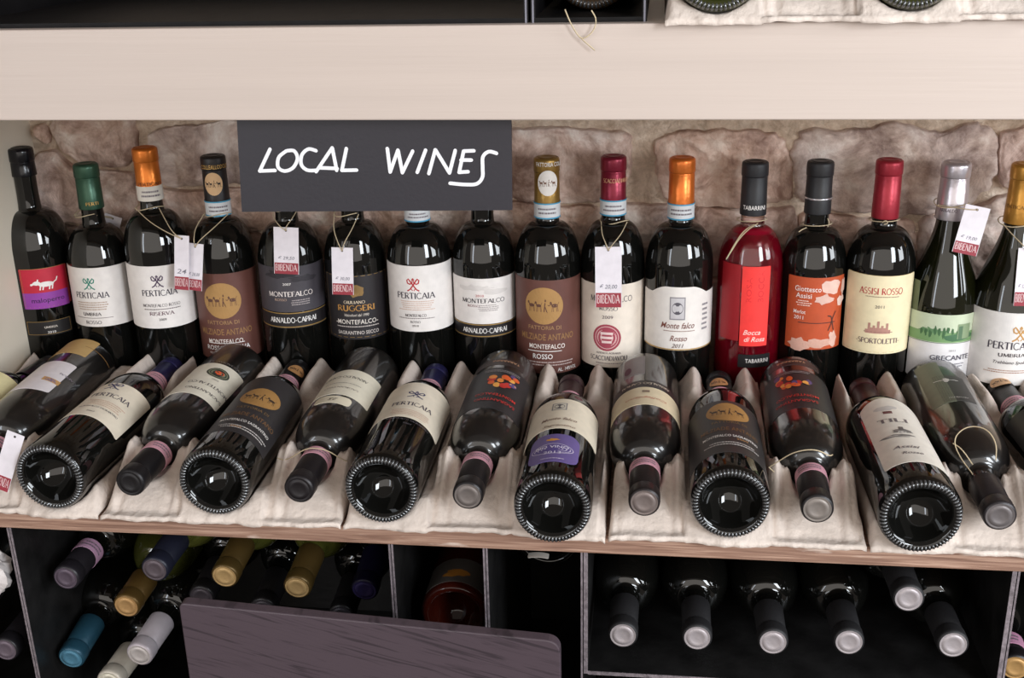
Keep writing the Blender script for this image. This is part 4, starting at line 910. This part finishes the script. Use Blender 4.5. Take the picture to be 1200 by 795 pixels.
xs = {k: xat(k, -.330, -.03) for k in (8, 460, 570, 683, 1190)}
x683 = xat(684, -.330, -.08); xR = xat(1188, -.330, -.05)
crate(x683, xR, zt, ZF, 'black crate under right half of the plank holding six grey-topped bottles', th=.0042)
crate(xat(570, -.33, -.05), x683-.001, zt, -.36, 'narrow black crate, nearly empty, left of the six-bottle crate')
crate(xat(460, -.33, -.05), xat(570, -.33, -.05)-.001, zt, -.36, 'narrow black crate holding the amber bottle')
crate(xat(12, -.33, -.03), xat(460, -.33, -.05)-.001, zt, -.36, 'wide black crate at left full of mixed capsule bottles')
crate(xR+.001, xR+.18, zt, -.36, 'black crate cut by the right edge of the picture')
crate(xat(12, -.33, -.03)-.24, xat(12, -.33, -.03)-.001, zt, -.36, 'black crate cut by the left edge of the picture')
g = MB(); g.box((-.95, -.47, -.40), (XR+.1, .06, -.3615))
struct(g.build('trim_3', M_black, bevel=.002), 'black plinth below the crates', 'plinth')

GL6 = 'dark bottles with grey capsule tops in the right crate'
def low(px, py, label, group, y=-.335, zr=None, xr=None, glass=None, R=.0375, **k):
    """neck outward; capsule end where the photograph shows it; base may sit elsewhere (slight tilt)"""
    tip = atY(px, py, y); H = k.get('H', .30)
    A = Vector((tip.x if xr is None else xr, y+H, tip.z if zr is None else zr)); z = (tip-A).normalized(); up = Vector((0, 0, 1)); yy = -(up-up.dot(z)*z).normalized(); x = yy.cross(z)
    A = tip-z*H
    M = Matrix(((x.x, yy.x, z.x, A.x), (x.y, yy.y, z.y, A.y), (x.z, yy.z, z.z, A.z), (0, 0, 0, 1)))
    b = bottle('wine_bottle', M, R=R, glass=glass or M_glass, **k); return reg(b, label, group)
zlow = ZF+.003+.0378
GREY = (168, 160, 162)
NM = ['first grey-topped bottle from left in the right crate', 'second grey-topped bottle from left in the right crate', 'third grey-topped bottle from left in the right crate', 'fourth grey-topped bottle from left in the right crate']
for (px, py), nm in zip([(730, 745), (817, 748), (906, 753), (995, 753)], NM):
    low(px, py, nm, GL6, zr=zlow, cap=(26, 25, 27), capend=GREY, capmetal=.05, caprough=.6, xr=xat(px, -.335, zlow))
low(1117, 756, 'lower grey-topped bottle in the right corner of the right crate', GL6, zr=zlow, cap=(26, 25, 27), capend=GREY, capmetal=.05, caprough=.6)
low(1065, 702, 'grey-topped bottle lying on top of the lower row in the right crate', GL6, zr=zlow+.0555, cap=(26, 25, 27), capend=GREY, capmetal=.05, caprough=.6)
GLL = 'mixed bottles neck outward in the wide left crate'
YL = -.30
low(77, 678, 'black capsule bottle with pink band at top left of the left crate', GLL, y=YL, cap=(34, 31, 36), capend=(92, 80, 92), capmetal=.1, **dict(band=.018, bandcol=(204, 160, 190)), caplen=.05)
low(181, 668, 'blue-black capsule bottle beside the pink-banded one in the left crate', GLL, y=YL-.02, cap=(28, 30, 44), capend=(96, 86, 92), glass=M_olivel, xr=xat(181, YL, -.06)+.012, zr=-.062, capmetal=.15)
low(148, 711, 'gold capsule bottle between the teal and pink-banded ones', GLL, y=YL, cap=(104, 80, 40), capend=(196, 156, 104), glass=M_olive, capmetal=.5, zr=-.118, caplen=.05)  # this and the next two golds: side colour darkened for shade under the plank
low(263, 676, 'gold capsule bottle right of the blue-black one under the plank', GLL, y=YL, cap=(92, 72, 36), capend=(196, 162, 110), glass=M_olivel, capmetal=.5, zr=-.064)
low(348, 689, 'gold capsule bottle, rightmost gold one in the left crate', GLL, y=YL, cap=(92, 72, 36), capend=(196, 162, 110), glass=M_olivel, capmetal=.5, zr=-.064)
low(427, 692, 'deep blue capsule bottle at right end of the left crate', GLL, y=YL+.03, cap=(20, 18, 48), capend=(62, 54, 104), zr=-.066)
low(83, 772, 'teal capsule bottle low in the left crate', GLL, y=YL, cap=(36, 74, 92), capend=(84, 134, 158), capmetal=.35, xr=xat(80, YL, -.16)-.01, zr=-.168)
low(163, 768, 'white capsule bottle right of the teal one', GLL, y=YL, cap=(206, 198, 206), capend=(222, 216, 214), capmetal=.15, zr=-.176, xr=xat(163, YL, -.16)+.010)
low(128, 800, 'cream-topped bottle peeping in below the teal and white ones', GLL, y=YL, cap=(200, 192, 178), capend=(214, 208, 190), capmetal=.15, zr=-.245)
low(236, 700, 'dark capsule bottle half hidden above left end of the wooden board', GLL, y=YL+.05, cap=(30, 28, 30), capend=(66, 60, 66), zr=-.126)
low(308, 714, 'dark capsule bottle just above the wooden board, below gold capsules', GLL, y=YL+.05, cap=(30, 28, 30), capend=(60, 56, 62), zr=-.130)
low(400, 722, 'dark capsule bottle behind the wooden board below the deep blue one', GLL, y=YL+.05, cap=(30, 28, 30), capend=(60, 56, 62), zr=-.133)
low(6, 762, 'black capsule bottle in the crate at the left edge', 'bottles in the edge crates', y=-.31, cap=(36, 34, 38), capend=(110, 98, 108))
low(-20, 700, 'dark bottle above the black capsule one at the left edge', 'bottles in the edge crates', y=-.30, cap=(30, 28, 30), capend=(60, 56, 62))
low(1190, 783, 'bottle with pink band and gold-disc capsule in the right edge crate', 'bottles in the edge crates', y=-.30, cap=(30, 26, 28), capend=(186, 146, 92), band=.02, bandcol=(196, 140, 168), caplen=.03, xr=xat(1190, -.3, -.16)+.024)
# amber bottle base outward in its narrow crate
A = atY(536, 722, -.29); zz = A.z
M = Matrix(((1, 0, 0, A.x-.003), (0, 0, 1, -.29), (0, -1, 0, zz), (0, 0, 0, 1)))
b = bottle('wine_bottle', M, R=.0375, H=.285, glass=M_amber, cap=(60, 40, 20), labels=[dict(at=[(540, 655), (537, 682)], half=60, th=0, col=(86, 80, 76), items=[('blob', 5, 535, 672, 30, 14, (176, 116, 44))])])
reg(b, 'amber bottle lying base outward in the narrow crate', 'bottles in the narrow crates')
M = Matrix(((1, 0, 0, xat(640, -.26, -.06)), (0, 0, 1, -.24), (0, -1, 0, -.062), (0, 0, 0, 1)))
b = bottle('wine_bottle', M, R=.0375, H=.285, glass=M_glass, cap=(30, 24, 24), labels=[dict(at=[(641, 649), (641, 655)], half=16, th=0, col=(150, 146, 140))])
reg(b, 'dark bottle with small white label high in the nearly empty narrow crate', 'bottles in the narrow crates')
# crumpled paper at far left
def crumple():
    c = atY(6, 672, -.318); V = []; F = []; n, m = 18, 12
    for j in range(m+1):
        for i in range(n):
            a = 2*PI*i/n; p = PI*j/m; d = Vector((math.sin(p)*math.cos(a), math.sin(p)*math.sin(a), math.cos(p)))
            k = 1+.35*noise.noise(d*2.5)+.12*noise.noise(d*8); V.append((d.x*.022*k, d.y*.02*k, d.z*.030*k))
    for j in range(m):
        for i in range(n): a = j*n+i; b = j*n+(i+1) % n; F.append((a, b, b+n, a+n))
    o = link('crumpled_paper', V, F, paint((214, 206, 204), .7)); o.location = c-Vector((.018, 0, 0)); return tag(o, 'crumpled white paper wedged at the left edge beside the wide crate', 'paper')
crumple()
# wooden board in front
by_ = -.44
a0 = atY(212, 703, by_); a1 = atY(657, 748, by_)
root = empty('wooden_board', Matrix.Translation(((a0.x+a1.x)/2, by_, -.3615)))
o_ = root.location; r_ = .012; out = []
LB, RB = Vector((a0.x+.0, -.3615)), Vector((a1.x, -.3615)); LT = Vector((a0.x, a0.z)); RT = Vector((a1.x, a1.z))
def corner(P, A, Bp, r, n=8):
    u = (A-P).normalized(); v = (Bp-P).normalized(); p0 = P+u*r; p2 = P+v*r
    return [(1-t_)**2*p0+2*t_*(1-t_)*P+t_*t_*p2 for t_ in [i/n for i in range(n+1)]]
out = [LB, RB]+corner(RT, RB, LT, .014)+corner(LT, RT, LB, .007)
n = len(out); V = [(p.x-o_.x, -.006, p.y-o_.z) for p in out]+[(p.x-o_.x, .006, p.y-o_.z) for p in out]
g = MB(); g.add(V, [tuple(range(n)), tuple(reversed(range(n, 2*n)))]+[(i, i+n, (i+1) % n+n, (i+1) % n) for i in range(n)])
g.build('panel', M_dwood, root, bevel=.0012)
tag(root, 'dark-stained wooden board with rounded corners standing before the lower crates', 'board')

# ------------------------------------------------------------------ upper shelf
ZU = .4855
def upB(px, label):
    x = xat(px, YB, ZU+ZA); M = Matrix(((1, 0, 0, x), (0, 0, 1, YB+.004), (0, -1, 0, ZU+ZA), (0, 0, 0, 1)))
    b = bottle('wine_bottle', M, glass=M_olive, knurl=True, cap=(60, 60, 40)); reg(b, label, 'wine bottles on the upper shelf'); return (M, True, 0, 0)
def upN(px, label):
    x = xat(px, YB, ZU+ZA); M = Matrix(((-1, 0, 0, x), (0, 0, -1, YB+.30), (0, -1, 0, ZU+ZA), (0, 0, 0, 1)))
    b = bottle('wine_bottle', M, glass=M_olive, cap=(40, 40, 60)); reg(b, label, 'wine bottles on the upper shelf'); return (M, False, 0, 0)
us = [upB(842, 'olive bottle base in upper tray, left one of the two'), upN(955, 'bottle neck between the two bases on the upper shelf'), upB(1076, 'olive bottle base in upper tray, right one of the two')]
us.append(upN(1192, 'bottle neck right of the bases on the upper shelf'))
tray(xat(779, -.345, ZU), xat(1230, -.345, ZU), ZU+.0005, us, 'cream pulp tray on the upper shelf at top right', 31, group=None, y0=-.349)
def upcrate(xl, xr, label, zh=.62, yf=-.325):
    root = empty('display_crate', Matrix.Translation(((xl+xr)/2, -.15, ZU))); o = root.location
    for nm, lo, hi in [('side_panel', (xl, yf, ZU), (xl+.004, .045, zh)), ('side_panel', (xr-.004, yf, ZU), (xr, .045, zh)), ('floor_panel', (xl+.004, yf, ZU), (xr-.004, .045, ZU+.004)), ('back_panel', (xl+.004, .041, ZU+.004), (xr-.004, .045, zh))]:
        g = MB(); g.box(tuple(Vector(lo)-o), tuple(Vector(hi)-o)); p = g.build(nm, M_black, root)
        if nm == 'side_panel':
            g = MB(); g.box(tuple(Vector((lo[0]+.0012, yf-.001, lo[2]))-o), tuple(Vector((hi[0]-.0012, yf, hi[2]))-o)); g.build('worn_edge', paint((120, 118, 128)), p)
    g = MB(); g.box(tuple(Vector((xl, .045, ZU))-o), tuple(Vector((xr, .050, zh))-o)); 
    return tag(root, label, 'crate', 'black crates on the upper shelf')
u0, u1, u2 = xat(622, -.325, ZU), xat(758, -.325, ZU), xat(-60, -.325, ZU)
upcrate(u0, u1, 'small black crate on the upper shelf with twine hanging from it')
upcrate(u2, u0-.002, 'long black crate on the upper shelf at top left')
M = Matrix(((-1, 0, 0, (u0+u1)/2), (0, 0, -1, .03), (0, -1, 0, ZU+.0425), (0, 0, 0, 1)))
b = bottle('wine_bottle', Matrix(((1, 0, 0, (u0+u1)/2), (0, 0, 1, -.27), (0, -1, 0, ZU+.0045+.0375), (0, 0, 0, 1))), glass=mat('brown_glass', (.05, .03, .015), .3, bump=.6, bscale=120, var=.5, vscale=40), knurl=True)
reg(b, 'dusty brown bottle lying in the small upper crate', 'wine bottles on the upper shelf')
loose('thin twine bow hanging over the cream shelf front', [[(662, 11, -.345), (668, 26, -.345), (676, 40, -.345), (682, 46, -.345), (690, 42, -.345), (697, 34, -.345), (699, 22, -.345), (693, 12, -.345)], [(682, 46, -.345), (689, 52, -.345), (697, 59, -.345)]], None)
